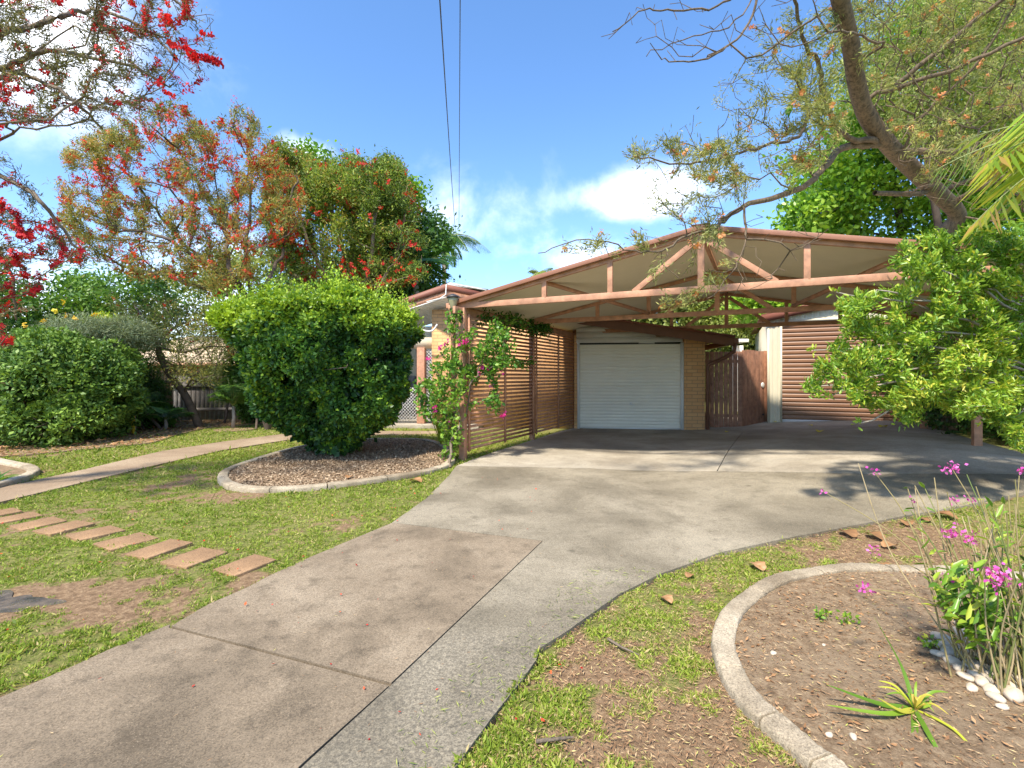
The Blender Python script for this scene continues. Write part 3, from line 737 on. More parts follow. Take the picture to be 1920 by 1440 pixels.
G().box((.0, .13, 2.04), (W, .16, 2.22)).build('door_header', M['black'], house)
# fluorescent batten just inside above the door
G().beam((1.45, .115, 2.105), (1.82, .115, 2.10), .05, .028).build('tube_light', M['white'], house)
# gable boards above the door
bsl = (2.62-2.17)/2.9
g = G()
for i in range(5):
    z0 = 2.11+i*.135; z1 = z0+.128
    xr = min(W+.0, (2.57-z1)/bsl+.45)
    if xr < .3: break
    g.hexa([(-.05, -.02, z0), (xr+.12 if z1 > 2.3 else W, -.02, z0), (xr+.12 if z1 > 2.3 else W, .10, z0), (-.05, .10, z0)], [(-.05, .006, z1), (xr if z1 > 2.3 else W, .006, z1), (xr if z1 > 2.3 else W, .10, z1), (-.05, .10, z1)])
g.build('weatherboard', M['white'], house)
# garage roof: slopes down to the right
ys0, ys1 = -.55, 7.2; xa, xb = -.1, W+.98; za = 2.71; zb = za-(xb-xa)*bsl*1.02
g = G(); n = 36
for i in range(n):
    y0 = ys0+(ys1-ys0)*i/n; y1 = ys0+(ys1-ys0)*(i+1)/n; ym = y0+.04
    g.hexa([(xa, y0, za), (xb, y0, zb), (xb, y1-.001, zb), (xa, y1-.001, za)], [(xa, y0, za+.02), (xb, y0, zb+.02), (xb, y1-.001, zb+.02), (xa, y1-.001, za+.02)])
    g.hexa([(xa, y0, za+.02), (xb, y0, zb+.02), (xb, ym, zb+.02), (xa, ym, za+.02)], [(xa, y0+.01, za+.045), (xb, y0+.01, zb+.045), (xb, ym-.01, zb+.045), (xa, ym-.01, za+.045)])
rf = g.build('garage_roof', M['rooftop'], house)
G().beam((xa, ys0-.02, za-.09), (xb, ys0-.02, zb-.09), .03, .19).build('barge_board', M['timber_dark'], rf, bevel=.003)
G().beam((xa, ys0-.035, za+.03), (xb+.02, ys0-.035, zb+.03), .04, .045).build('barge_cap', M['fascia'], rf)
G().beam((xb+.05, ys0-.04, zb-.07), (xb+.05, ys1, zb-.07), .10, .13).build('gutter', M['timber_dark'], rf, bevel=.01)
g = G(); xd = W+.55; g.tube([(xb+.05, ys0+.05, zb-.12), (xb+.03, ys0+.06, zb-.30), (xb-.08, -.25, zb-.42), (xd+.02, -.08, zb-.58), (xd, -.07, zb-.68), (xd, -.07, .0)], .042, 8)
g.build('downpipe', M['timber_dark'], house, smooth=True)
# porch roof on the left with its corner near the viewer
pc = Lh(*P(835, 534, 11.25)[:2]); pcz = P(835, 534, 11.25)[2]
pl = Lh(*P(640, 600, 13.6)[:2]); plz = 2.86
pr_ = Lh(*P(925, 566, 12.6)[:2]); prz = pcz-.02
pb_ = pl+pr_-pc
zt = [plz, pcz, prz, plz]
cs = [pl, pc, pr_, pb_]
g = G().hexa([(c_[0], c_[1], z_-.03) for c_, z_ in zip(cs, zt)], [(c_[0], c_[1], z_+.0) for c_, z_ in zip(cs, zt)])
pr = g.build('porch_roof', M['soffit'], house)
g = G(); e = .02
g.beam((pl[0], pl[1], plz-.06), (pc[0], pc[1], pcz-.06), .03, .15); g.beam((pc[0], pc[1], pcz-.06), (pr_[0], pr_[1], prz-.06), .03, .15); g.build('fascia', M['fascia'], pr)
g = G(); g.beam((pl[0]+.04, pl[1]+.05, plz-.20), (pc[0]-.0, pc[1]+.05, pcz-.20), .05, .13); g.beam((pc[0], pc[1]+.05, pcz-.20), (pr_[0], pr_[1]+.05, prz-.20), .05, .13); g.build('beam', M['timber'], pr)
# ceiling boards of the porch and back wall inside
g = G(); 
for i in range(16):
    t0, t1 = i/16, (i+.93)/16
    a = pc+(pr_-pc)*t0; b_ = pl+(pb_-pl)*t0; a1 = pc+(pr_-pc)*t1; b1 = pl+(pb_-pl)*t1
    g.hexa([(b_[0], b_[1], plz-.30), (a[0], a[1], pcz-.30), (a1[0], a1[1], pcz-.30), (b1[0], b1[1], plz-.30)], [(b_[0], b_[1], plz-.28), (a[0], a[1], pcz-.28), (a1[0], a1[1], pcz-.28), (b1[0], b1[1], plz-.28)])
g.build('ceiling', M['white'], pr)
# porch post, wall, lattice, slab
G().box((-7.5, -.4, -.05), (-2.4, 3.2, .09)).build('porch_floor', M['slab_car'], house, bevel=.01)
pp = Lh(*U(789, 801)[:2]); G().box((pp[0]-.10, pp[1]-.02, .09), (pp[0]+.10, pp[1]+.16, 2.02)).build('porch_post', M['timber'], house, bevel=.005)
G().box((-7.4, 2.6, .09), (-2.9, 2.75, 2.85)).build('porch_wall', M['cream'], house)
G().box((pp[0]-2.6, pp[1]+.03, 2.0), (-3.3, pp[1]+.12, 2.28)).build('porch_beam', M['cream'], house)
def lattice(x0, x1, y, z0, z1, arch=False):
    g = G(); s_ = .085; k = int(((x1-x0)+(z1-z0))/s_)
    for sg in (1, -1):
        for i in range(k+1):
            c_ = i*s_
            if sg == 1: a = (x0+max(0, c_-(z1-z0)), z0+min(c_, z1-z0)); b_ = (x0+min(c_, x1-x0), z0+max(0, c_-(x1-x0)))
            else: a = (x1-max(0, c_-(z1-z0)), z0+min(c_, z1-z0)); b_ = (x1-min(c_, x1-x0), z0+max(0, c_-(x1-x0)))
            if math.dist(a, b_) < .04: continue
            g.beam((a[0], y+.004*sg, a[1]), (b_[0], y+.004*sg, b_[1]), .008, .024, up=(0, 1, 0))
    return g
lattice(pp[0]+.12, -3.36, pp[1]+.08, .15, 1.98).build('lattice', M['white'], house)
lattice(pp[0]-2.3, pp[0]-.12, pp[1]+.08, .15, 1.0).build('lattice', M['white'], house)
# white pipe bend under the porch roof, conduit on the corner
q = [Lh(*P(a, b_, 11.6)[:2]).tolist()+[P(a, b_, 11.6)[2]] for a, b_ in [(770, 604), (782, 614), (800, 621), (812, 619), (820, 608)]]
G().tube(smooth_line(q, 4), .022, 8).build('pipe', M['white'], house, smooth=True)
q = [Lh(*P(a, b_, 11.18)[:2]).tolist()+[P(a, b_, 11.18)[2]] for a, b_ in [(912, 544), (880, 538), (842, 531), (837, 534), (836, 552), (825, 560), (800, 566)]]
G().tube(q, .016, 8).build('conduit', M['white'], house, smooth=True)
# solar panel on porch roof
sp_ = empty('solar_panel', [*(P(880, 540, 12.0)[:2]), pcz], 'dark solar panel in a silver frame lying on the porch roof', 'solar panel')
a, b_, c_, d_ = P(842, 534, 11.6), P(915, 545, 12.3), P(900, 541, 13.6), P(830, 533, 13.0)
for q in (a, b_, c_, d_): q[2] = pcz+.06
G().hexa([a, b_, c_, d_], [a+[0, 0, .03], b_+[0, 0, .03], c_+[0, 0, .03], d_+[0, 0, .03]]).build('panel', M['black'], sp_)
g = G()
for s_, e_ in ((a, b_), (b_, c_), (c_, d_), (d_, a)): g.beam(s_+[0, 0, .012], e_+[0, 0, .012], .035, .046)
g.build('frame', paint('aluminium', (.6, .6, .6), .35, .05, 4), sp_)

# ------------------------------------------------------------------ gate between the buildings
gt = empty('gate', U(1392, 806), 'brown timber paling gate between brick pier and cream steel shed', 'gate')
ga, gb, gc = P(1322, 700, 11.65), P(1392, 700, 11.4), P(1441, 700, 12.0)
def palings(a, b, z0a, z0b, z1, n, gap=.012):
    g = G()
    for i in range(n):
        t0, t1 = i/n, (i+1)/n; p = a+(b-a)*t0; q = a+(b-a)*t1; L = np.linalg.norm((q-p)[:2]); e = (q-p)/L
        gp = gap*random.uniform(.5, 1.6)
        p = p+e*gp/2; q = q-e*gp/2; nrm = np.array([-e[1], e[0], 0])*.018
        zb_ = z0a+(z0b-z0a)*t0+random.uniform(-.01, .01); zt_ = z1+random.uniform(-.008, .008)
        s_ = lambda w_, z_: np.array([w_[0], w_[1], z_])
        g.hexa([s_(p, zb_), s_(q, zb_), s_(q+nrm, zb_), s_(p+nrm, zb_)], [s_(p, zt_), s_(q, zt_), s_(q+nrm, zt_), s_(p+nrm, zt_)])
    return g
palings(ga, gb, .06, .07, 1.885, 8, .007).build('fixed_panel', M['gate'], gt, bevel=.002)
palings(gb, gc, .08, .15, 1.92, 6, .006).build('gate_leaf', M['gate'], gt, bevel=.002)
g = G()
for z_ in (.35, 1.65):
    G().beam([ga[0], ga[1]+.045, z_], [gb[0], gb[1]+.045, z_], .04, .07).build('rail', M['gate'], gt); G().beam([gb[0]+.01, gb[1]+.05, z_], [gc[0], gc[1]+.045, z_+.03], .04, .07).build('rail', M['gate'], gt)
q = P(1429, 722, 11.62); e_ = (gc-gb)/np.linalg.norm(gc-gb); nr = np.array([e_[1], -e_[0], 0])
q = gb+(gc-gb)*.76; q[2] = 1.3-(722-705)*q[1]/F
G().tube([q+nr*.001, q+nr*.012], .062, 16).build('round_plate', M['white'], gt) if False else None
g = G(); th = np.linspace(0, 2*math.pi, 25)[:-1]; up_ = np.array([0, 0, 1.])
ring = lambda r_, off: [q+nr*off+(e_*math.cos(t)+up_*math.sin(t))*r_ for t in th]
vs = ring(.066, .002)+ring(.066, .012)+ring(.058, .018)+ring(.02, .019)+ring(.0001, .019)
f = [(r_*24+i, r_*24+(i+1) % 24, (r_+1)*24+(i+1) % 24, (r_+1)*24+i) for r_ in range(4) for i in range(24)]
g.add(vs, f); g.build('round_plate', M['white'], gt, smooth=False)
q2 = q.copy(); q2[2] = 1.3-(777-705)*q[1]/F; G().beam(q2+nr*.002, q2+nr*.03, .03, .04).build('latch', M['black'], gt)

# ------------------------------------------------------------------ cream shed with brown roller door
sa = np.array([6.27, 11.75, .1]); sdir = np.array([.912, -.41]); rzs = math.atan2(sdir[1], sdir[0])
shed = empty('shed', sa, 'cream steel shed with wide brown roller door behind the lime shrub', 'shed', rz=rzs); shed['local'] = True
g = G()
def ribs(g, x0, x1, z0, z1f, y=0, st=.11):
    x_ = x0
    while x_ < x1-.01:
        xe = min(x_+st, x1)
        a, b_, c_, d_ = x_, x_+(xe-x_)*.3, x_+(xe-x_)*.45, x_+(xe-x_)*.85
        pr2 = [(a, y), (b_, y), (c_, y-.014), (d_, y-.014), (xe, y)]
        v_ = []
        for xx, yy in pr2: v_ += [(xx, yy, z0), (xx, yy, z1f(xx))]
        g.add(v_, [(2*i, 2*i+2, 2*i+3, 2*i+1) for i in range(4)]); x_ = xe
gab = lambda x_: 2.62+min(x_, 5.6-x_)*.2+.0
ribs(g, 0, .27, -.1, gab); ribs(g, .30, 2.98, 2.55, gab); ribs(g, 2.98, 5.6, -.1, gab)
g.box((0, .01, -.1), (.27, .06, 2.6)); g.box((3.02, .01, -.1), (5.6, .06, 2.6)); g.box((0, .02, 0), (.05, 6, 2.6)); g.box((.27, .03, 2.52), (3.02, .06, 2.62))
g.build('wall', M['cream'], shed)
g = G(); g.box((.262, -.02, -.05), (.30, .05, 2.50)); g.box((2.96, -.02, -.05), (3.02, .05, 2.50)); g.box((.262, -.022, 2.50), (3.02, .05, 2.56)); g.box((-.02, -.02, -.1), (.03, .05, 2.6)); g.build('door_frame', M['cream'], shed)
sd_ = moved(roller(2.66, 2.30, .10, .03), .30, .06, .15).build('roller_door', M['rollbrown'], shed)
G().box((.30, .02, -.02), (2.96, .06, .155)).build('bottom_rail', M['white'], sd_)
g = G(); 
for x0, x1 in ((-.15, 2.8), (2.8, 5.75)):
    z0_, z1_ = gab(max(0, x0))-.0+(x0*.2 if x0 < 0 else 0), gab(min(x1, 5.6))+((5.6-x1)*.2 if x1 > 5.6 else 0)
    g.beam((x0, -.12, z0_), (x1, -.12, z1_), .03, .17)
g.build('barge_board', M['fascia'], shed)
g = G()
for x0, x1 in ((-.15, 2.8), (2.8, 5.75)):
    z0_ = gab(max(0, x0))+(x0*.2 if x0 < 0 else 0)+.09; z1_ = gab(min(x1, 5.6))+((5.6-x1)*.2 if x1 > 5.6 else 0)+.09
    g.hexa([(x0, -.12, z0_), (x1, -.12, z1_), (x1, 6, z1_), (x0, 6, z0_)], [(x0, -.12, z0_+.02), (x1, -.12, z1_+.02), (x1, 6, z1_+.02), (x0, 6, z0_+.02)])
g.build('roof', M['rooftop'], shed)

# patio table end / white post cap seen over the gate
wt = empty('pergola', [*P(1381, 700, 15)[:2], 0], 'small white garden pergola post and beam seen over the gate', 'pergola')
G().beam(P(1380, 745, 15)*[1, 1, 0], P(1380, 648, 15), .16, .16).build('post', M['white'], wt, bevel=.01)
G().beam(P(1389, 745, 15.5)*[1, 1, 0], P(1389, 648, 15.5), .12, .12).build('post', M['white'], wt, bevel=.01)
G().beam(P(1366, 640, 15), P(1394, 640, 15), .7, .10).build('beam', M['white'], wt, bevel=.01)

# ------------------------------------------------------------------ power cables
for (x0, y0, x1, y1, lab) in [(822, -40, 858, 470, 'left, thicker'), (863, -40, 860, 500, 'right, thinner')]:
    a = P(x0, y0, 4.0); b_ = P(x1, y1, 26)
    pts = [a+(b_-a)*t-np.array([0, 0, 1])*1.1*math.sin(math.pi*t)*(.35) for t in np.linspace(0, 1, 40)]
    a2 = a+(a-b_)*.1
    g = G().tube([a2]+pts, .0065 if 'thick' in lab else .0045, 6, cap=False)
    tag(g.build('power_cable', M['black']), lab.split(',')[0]+' of the two black overhead cables, the '+lab.split(', ')[1]+' one', 'cable', 'overhead cables')

# ------------------------------------------------------------------ trees
class Skel:
    def __init__(s, root): s.p = [np.array(root, float)]; s.par = [-1]; s.len = [0.]; s.rmin = [0.]
    def limb(s, pts, r0=0, r1=0, start=None, k=5, jit=0):
        pts = [np.array(q, float) for q in pts]
        if start is None:
            A = np.array(s.p); start = int(np.argmin(np.linalg.norm(A-pts[0], axis=1)))
        line = smooth_line([s.p[start]]+pts if np.linalg.norm(s.p[start]-pts[0]) > .03 else [s.p[start]]+pts[1:], k)
        prev = start; n = len(line)
        for i, q in enumerate(line[1:]):
            if jit: q = q+R.normal(size=3)*jit
            s.p.append(q); s.par.append(prev); s.len.append(s.len[prev]+np.linalg.norm(q-s.p[prev])); s.rmin.append(r0+(r1-r0)*(i+1)/n); prev = len(s.p)-1
        return prev
    def grow(s, targets, step=.2, bal=.25, sag=.0, jit=.05):
        base = np.array(s.p[0]); T = np.asarray(targets, float)
        T = T[np.argsort(np.linalg.norm(T-base, axis=1)+R.random(len(T))*.4)]
        tips = []
        for t in T:
            A = np.array(s.p); dd = np.linalg.norm(A-t, axis=1)
            i = int(np.argmin(dd+bal*np.array(s.len)))
            L = dd[i]; k = max(1, int(L/step)); a = s.p[i]; prev = i
            off = R.normal(size=3)*jit*L
            for j in range(1, k+1):
                u = j/k; q = a+(t-a)*u+off*math.sin(math.pi*u)+np.array([0, 0, -sag*L*math.sin(math.pi*u)])+(R.normal(size=3)*jit*step if j < k else 0)
                s.p.append(q); s.par.append(prev); s.len.append(s.len[prev]+L/k); s.rmin.append(0); prev = len(s.p)-1
            tips.append(prev)
        return tips
    def solve(s, tip=.004, e=2.4):
        n = len(s.p); acc = np.zeros(n); kids = [[] for _ in range(n)]
        for i in range(n-1, 0, -1): kids[s.par[i]].append(i)
        r = np.zeros(n)
        for i in range(n-1, -1, -1):
            v = acc[i]**(1/e) if acc[i] > 0 else tip
            r[i] = max(v, s.rmin[i], tip)
            if s.par[i] >= 0: acc[s.par[i]] += (max(v, tip))**e
        s.r = r; s.kids = kids; return r
    def mesh(s, g, cap=None, k=5, kbig=9):
        todo = [0]; seen = set()
        stack = [(0, -1)]
        while stack:
            i, par = stack.pop()
            chain = ([par] if par >= 0 else [])+[i]
            while s.kids[i]:
                ks = sorted(s.kids[i], key=lambda q: -s.r[q]); stack += [(q, i) for q in ks[1:]]; i = ks[0]; chain.append(i)
            pts = np.array([s.p[q] for q in chain]); rr = s.r[chain].copy()
            if cap: rr = np.minimum(rr, cap)
            if par >= 0: rr[0] = min(rr[0], rr[1]*1.15)
            if len(chain) > 1: g.tube(pts, rr, kbig if rr.max() > .05 else k, cap=False)
        return g
    def twigs(s, rmax):
        i = np.array([q for q in range(1, len(s.p)) if s.r[q] <= rmax]); P_ = np.array(s.p)
        return P_[[s.par[q] for q in i]], P_[i]

def along(a, b, n, wts=None):
    L = np.linalg.norm(b-a, axis=1); w_ = L/L.sum() if wts is None else wts/wts.sum()
    i = R.choice(len(a), n, p=w_); t = R.random(n)[:, None]; d = b[i]-a[i]
    return a[i]+d*t, d/(np.linalg.norm(d, axis=1)[:, None]+1e-9)
def CW(a, b, s_=1.5, seed=70):
    return np.linalg.norm(b-a, axis=1)*np.clip((fbm((a+b)/2, s_, seed, 2)-.40)*6, .04, 1.2)
def leaf_on(g, a, b, n, L, W, spread=.04, droop=0., clump=None, tone0=.5, tv=.2, wts=None, tscale=1.2, toward=1.0, oval=False):
    p, d = along(a, b, n, wts)
    p = p+R.normal(size=p.shape)*spread
    dd = d*toward+rdir(n)*1.0+np.array([0, 0, -droop])
    t = np.clip(tone0+(fbm(p, tscale, 5, 3)-.5)*1.1+R.normal(size=n)*tv, 0, 1)
    (g.oval if oval else g.leaves)(p, dd, rdir(n), L*(.65+.7*R.random(n)), W*(.7+.6*R.random(n)), t)
    return g
def ell(c, r, n, hollow=.0):
    d = rdir(n); q = R.random(n)**(1/3)
    if hollow: q = hollow+(1-hollow)*q
    return np.asarray(c)+d*q[:, None]*np.asarray(r)
def brush(g, p, d, L=.08, r=.03, k=16):
    """bottlebrush flower spikes: stamens radiating round an axis"""
    n = len(p); d = d/(np.linalg.norm(d, axis=1)[:, None]+1e-9)
    pp = np.repeat(p, k, 0); ax = np.repeat(d, k, 0)
    t = np.tile(np.linspace(0, 1, k), n)[:, None]+R.random((n*k, 1))*.05
    base = pp+ax*t*np.repeat(L*np.ones(n), k)[:, None]
    out_ = rdir(n*k); out_ -= ax*(out_*ax).sum(1)[:, None]; out_ += ax*.25
    tone = np.repeat(R.random(n), k)*.7+R.random(n*k)*.3
    g.leaves(base-ax*0, out_, ax+rdir(n*k)*.2, r*(.8+.4*R.random(n*k)), r*.75, tone, 0, .6)

def poly_targets(poly, Y0, Y1, n, seedn=None):
    """random points filling an outline at real depths Y0..Y1"""
    poly = np.asarray(poly, float); lo, hi = poly.min(0), poly.max(0); out = []
    X = lo[0]+R.random(n*8)*(hi[0]-lo[0]); Yp = lo[1]+R.random(n*8)*(hi[1]-lo[1])
    ok = inpoly(X, Yp, poly); X, Yp = X[ok][:n], Yp[ok][:n]
    D = Y0+(Y1-Y0)*R.random(len(X))
    return np.c_[(X-960)*D/F, D, H-(Yp-HZ)*D/F]

# --- A: middle bottlebrush (left), sparse canopy with red flowers
tA = empty('bottlebrush_tree', (-5.9, 11.6, 0), 'wide bottlebrush tree with red flowers and visible branches left of the clipped bush', 'tree', 'bottlebrush trees')
sk = Skel((-5.9, 11.6, 0)); 
sk.limb([P(500, 640, 11.6), P(474, 570, 11.5)], .15, .11)
fork = len(sk.p)-1
for pts in ([(440, 535), (385, 490), (330, 440), (285, 380), (245, 330)], [(420, 520), (350, 470), (290, 440), (200, 420), (130, 400)], [(465, 530), (462, 480), (468, 400), (470, 320), (462, 250)], [(430, 500), (420, 420), (380, 360), (340, 290), (300, 250)], [(500, 530), (530, 470), (540, 400), (560, 330)], [(400, 545), (320, 520), (240, 500), (180, 470)]):
    sk.limb([P(a, b, 11.5+random.uniform(-.9, .9)) for a, b in pts], .055, .018, start=fork, jit=.025)
T = poly_targets([(95, 350), (140, 260), (230, 215), (330, 190), (400, 240), (450, 190), (520, 270), (580, 330), (560, 440), (480, 500), (420, 560), (330, 530), (230, 520), (150, 480), (100, 420)], 10.2, 13.0, 800)
sk.grow(T, .25, .22, .05, .06); sk.solve(.006); g = G(); sk.mesh(g); g.build('trunk', M['bark_dark'], tA, smooth=True)
a, b_ = sk.twigs(.016); g = G(); leaf_on(g, a, b_, 60000, .085, .02, .07, 0, tone0=.74, tv=.22, wts=CW(a, b_)); g.build('crown', M['brushleaf'], tA)
p, d = along(a, b_, 1900, CW(a, b_, 1.3, 71)+.05); p += R.normal(size=p.shape)*.06; g = G(); brush(g, p, d+rdir(len(p))*.5, .115, .042, 14); tag(g.build('blossom', M['red'], tA), kind='stuff')

# --- B: second bottlebrush, denser, behind the clipped bush
tB = empty('bottlebrush_tree', (-4.3, 13.2, 0), 'dense green bottlebrush tree with red flowers rising behind the clipped bush', 'tree', 'bottlebrush trees')
sk = Skel((-4.3, 13.2, 0)); sk.limb([P(650, 640, 13.2)], .16, .12); fork = len(sk.p)-1
for pts in ([(630, 560), (590, 480), (560, 400), (540, 320)], [(650, 540), (640, 450), (620, 380), (610, 300)], [(680, 550), (700, 450), (700, 370), (690, 310)], [(700, 560), (740, 480), (760, 400)], [(600, 560), (548, 500), (545, 430), (520, 360)]):
    sk.limb([P(a, b, 13+random.uniform(-.8, .8)) for a, b in pts], .065, .02, start=fork, jit=.02)
T = poly_targets([(490, 330), (520, 270), (570, 275), (600, 300), (650, 275), (690, 300), (740, 290), (760, 330), (775, 360), (790, 420), (800, 480), (790, 530), (700, 540), (560, 530), (500, 480)], 12.0, 14.6, 620)
sk.grow(T, .25, .2, .04, .06); sk.solve(.006); g = G(); sk.mesh(g); g.build('trunk', M['bark'], tB, smooth=True)
a, b_ = sk.twigs(.016); g = G(); leaf_on(g, a, b_, 80000, .10, .03, .11, 0, tone0=.55, tv=.25, wts=CW(a, b_)); g.build('crown', M['brushgreen'], tB)
p, d = along(a, b_, 620, CW(a, b_, 1.6, 72)+.06); p += R.normal(size=p.shape)*.10; g = G(); brush(g, p, d+rdir(len(p))*.5, .15, .06, 14); tag(g.build('blossom', M['red'], tB), kind='stuff')

# --- C: near bottlebrush over the left edge, trunk outside the frame
tC = empty('bottlebrush_tree', (-7.0, 4.6, 0), 'nearest bottlebrush tree reaching in over the top left corner with large red flowers', 'tree', 'bottlebrush trees')
sk = Skel((-7.0, 4.6, 0)); sk.limb([(-6.9, 4.6, 1.2), (-6.6, 4.6, 2.3)], .16, .13); fork = len(sk.p)-1
for pts in ([(-150, 170), (0, 70), (65, 47), (110, 32), (155, 19), (210, 25), (280, 60), (330, 110)], [(-150, 190), (0, 130), (50, 108), (100, 95), (180, 110), (250, 125), (320, 165)], [(-100, 300), (0, 330), (60, 362), (110, 420), (150, 470)], [(-150, 160), (-60, 60), (60, -60), (160, -80), (300, -20), (370, 40)], [(-120, 330), (-20, 440), (20, 520), (30, 600)], [(-100, 230), (10, 140), (70, 150), (140, 190), (190, 240)]):
    sk.limb([P(a, b, 4.7+random.uniform(-.35, .35)) for a, b in pts], .035, .009, start=fork, jit=.008)
T = np.r_[poly_targets([(-120, -60), (300, -60), (395, 10), (415, 60), (400, 130), (385, 170), (330, 175), (300, 230), (240, 215), (170, 230), (100, 250), (40, 240), (-100, 260)], 4.1, 5.4, 480),
          poly_targets([(-120, 260), (-20, 270), (20, 300), (80, 370), (150, 450), (160, 500), (120, 500), (60, 560), (30, 650), (-60, 680), (-120, 600)], 4.1, 5.4, 260)]
sk.grow(T, .12, .2, .05, .07); sk.solve(.0026); g = G(); sk.mesh(g); g.build('trunk', M['bark'], tC, smooth=True)
a, b_ = sk.twigs(.0075); g = G(); leaf_on(g, a, b_, 30000, .05, .0085, .03, 0, tone0=.5, tv=.2, tscale=2.5, wts=CW(a, b_, 2.6)); g.build('crown', M['bronze'], tC)
p, d = along(a, b_, 900, CW(a, b_, 2.2, 73)*(.22+_s((b_[:, 0]+3.9)/1.2)+.3*(b_[:, 2] < 3.2))); g = G(); brush(g, p, d+rdir(len(p))*.4, .08, .030, 16); tag(g.build('blossom', M['crimson'], tC), kind='stuff')

# --- small leaning bottlebrush by the grey fence
tE = empty('bottlebrush_tree', (-8.3, 12.3, 0), 'small leaning bottlebrush tree with crooked trunk in front of the grey fence', 'tree', 'bottlebrush trees')
r0 = U(376, 803); tE.location = tuple(r0)
sk = Skel(r0); sk.limb([P(352, 750, r0[1]), P(338, 728, r0[1]), P(310, 690, r0[1]-.2), P(296, 650, r0[1]-.3)], .10, .06); fork = len(sk.p)-1
for pts in ([(285, 620), (260, 605), (228, 610)], [(320, 620), (370, 600), (430, 610)], [(340, 660), (390, 650), (440, 650)], [(270, 600), (250, 570)]):
    sk.limb([P(a, b, r0[1]+random.uniform(-.5, .5)) for a, b in pts], .035, .012, start=fork)
T = np.r_[poly_targets([(200, 560), (300, 560), (400, 580), (440, 620), (440, 700), (350, 720), (300, 690), (220, 640)], r0[1]-1, r0[1]+1, 240)]
sk.grow(T, .2, .2, .05, .06); sk.solve(.006); g = G(); sk.mesh(g); g.build('trunk', M['bark_dark'], tE, smooth=True)
a, b_ = sk.twigs(.016); g = G(); leaf_on(g, a, b_, 12000, .09, .018, .12, .1, tone0=.45); g.build('crown', M['brushleaf'], tE)
p, d = along(a, b_, 50); g = G(); brush(g, p, d, .11, .035, 12); tag(g.build('blossom', M['red'], tE), kind='stuff')

# --- D: big leaning tree right, overhanging the carport
root = np.array([8.1, 8.9, .2])
tD = empty('grevillea_tree', root, 'large leaning tree with thick brown trunk and sparse needle foliage over the carport', 'tree')
sk = Skel(root); sk.limb([(8.05, 8.8, 1.2), (7.95, 8.6, 2.4), P(1768, 455, 8.4), P(1795, 405, 8.2), P(1758, 362, 7.9), P(1690, 297, 7.4), P(1652, 255, 7.0), P(1622, 210, 6.7), P(1605, 150, 6.4), P(1596, 90, 6.1), P(1580, 20, 5.8), P(1560, -60, 5.5), P(1530, -160, 5.2)], .15, .085, k=6)
Tk = np.array(sk.p)
def lm(pts, r0, r1, ys, **k): sk.limb([P(a, b, ys[0]+(ys[1]-ys[0])*i/(len(pts)-1)) for i, (a, b) in enumerate(pts)], r0, r1, jit=.012, **k)
lm([(1662, 272), (1591, 273), (1553, 303), (1527, 337), (1463, 367), (1390, 389), (1352, 419), (1331, 436)], .06, .018, (7.1, 5.3))
lm([(1640, 262), (1583, 252), (1548, 188), (1536, 128), (1506, 77), (1493, 13), (1480, -40)], .045, .014, (6.9, 5.6))
lm([(1548, 188), (1514, 222), (1497, 256), (1433, 273), (1356, 295), (1292, 305), (1202, 295)], .03, .007, (6.3, 5.2))
lm([(1680, 285), (1760, 288), (1820, 282), (1870, 310), (1940, 300)], .06, .03, (7.3, 6.5))
lm([(1628, 184), (1741, 145), (1826, 115), (1960, 50)], .035, .02, (6.6, 5.6))
lm([(1690, 150), (1783, 77), (1877, 0), (1930, -60)], .04, .02, (6.4, 5.4))
lm([(1698, 269), (1741, 205), (1826, 128), (1903, 13)], .025, .012, (7.1, 6.0))
lm([(1790, 380), (1850, 345), (1930, 320)], .06, .03, (8.0, 7.0))
lm([(1740, 360), (1700, 365), (1640, 362)], .05, .035, (7.8, 7.4))
lm([(1500, -60), (1430, -20), (1399, 55), (1343, 102), (1292, 115), (1241, 109)], .018, .005, (5.2, 4.9))
lm([(1500, -80), (1400, -20), (1330, 15), (1250, 20), (1207, 17), (1150, 60)], .016, .005, (5.2, 4.9))
lm([(1560, -60), (1450, -40), (1380, 40), (1300, 70), (1210, 100)], .012, .004, (5.2, 4.9))
lm([(1331, 436), (1290, 440), (1240, 470), (1190, 470), (1100, 450), (1010, 475)], .014, .004, (5.3, 5.0))
lm([(1390, 389), (1400, 440), (1380, 500), (1330, 560)], .012, .004, (5.3, 5.0))
nlimb = len(sk.p)
Tbare = np.r_[poly_targets([(1130, 0), (1560, -40), (1580, 60), (1400, 110), (1290, 130), (1200, 105), (1120, 80)], 4.7, 5.4, 85),
              poly_targets([(1420, 400), (1560, 420), (1520, 480), (1430, 540), (1360, 560), (1330, 500)], 4.9, 5.3, 45),
              poly_targets([(1600, 0), (1930, 0), (1930, 420), (1700, 360), (1640, 200)], 5.6, 7.8, 420)]
Tleaf = np.r_[poly_targets([(1130, 300), (1190, 270), (1290, 230), (1330, 170), (1420, 110), (1540, 120), (1600, 240), (1520, 330), (1400, 370), (1330, 420), (1250, 400), (1180, 400), (1230, 330)], 5.1, 6.4, 260),
              poly_targets([(990, 480), (1080, 430), (1180, 440), (1260, 400), (1350, 380), (1360, 470), (1400, 560), (1250, 580), (1190, 500), (1100, 470), (1020, 490)], 4.9, 5.5, 52),
              poly_targets([(1360, 60), (1560, 0), (1590, 130), (1450, 190)], 5.2, 6.2, 60),
              poly_targets([(1560, -60), (1940, -60), (1940, 330), (1720, 330), (1640, 200)], 5.6, 7.5, 330)]
sk.grow(Tbare, .13, .2, .03, .09); nb = len(sk.p); sk.grow(Tleaf, .13, .2, .04, .08)
sk.solve(.0032); g = G(); 
sk.mesh(g, cap=.125, k=5, kbig=12); g.build('trunk', M['bark_trunk'], tD, smooth=True)
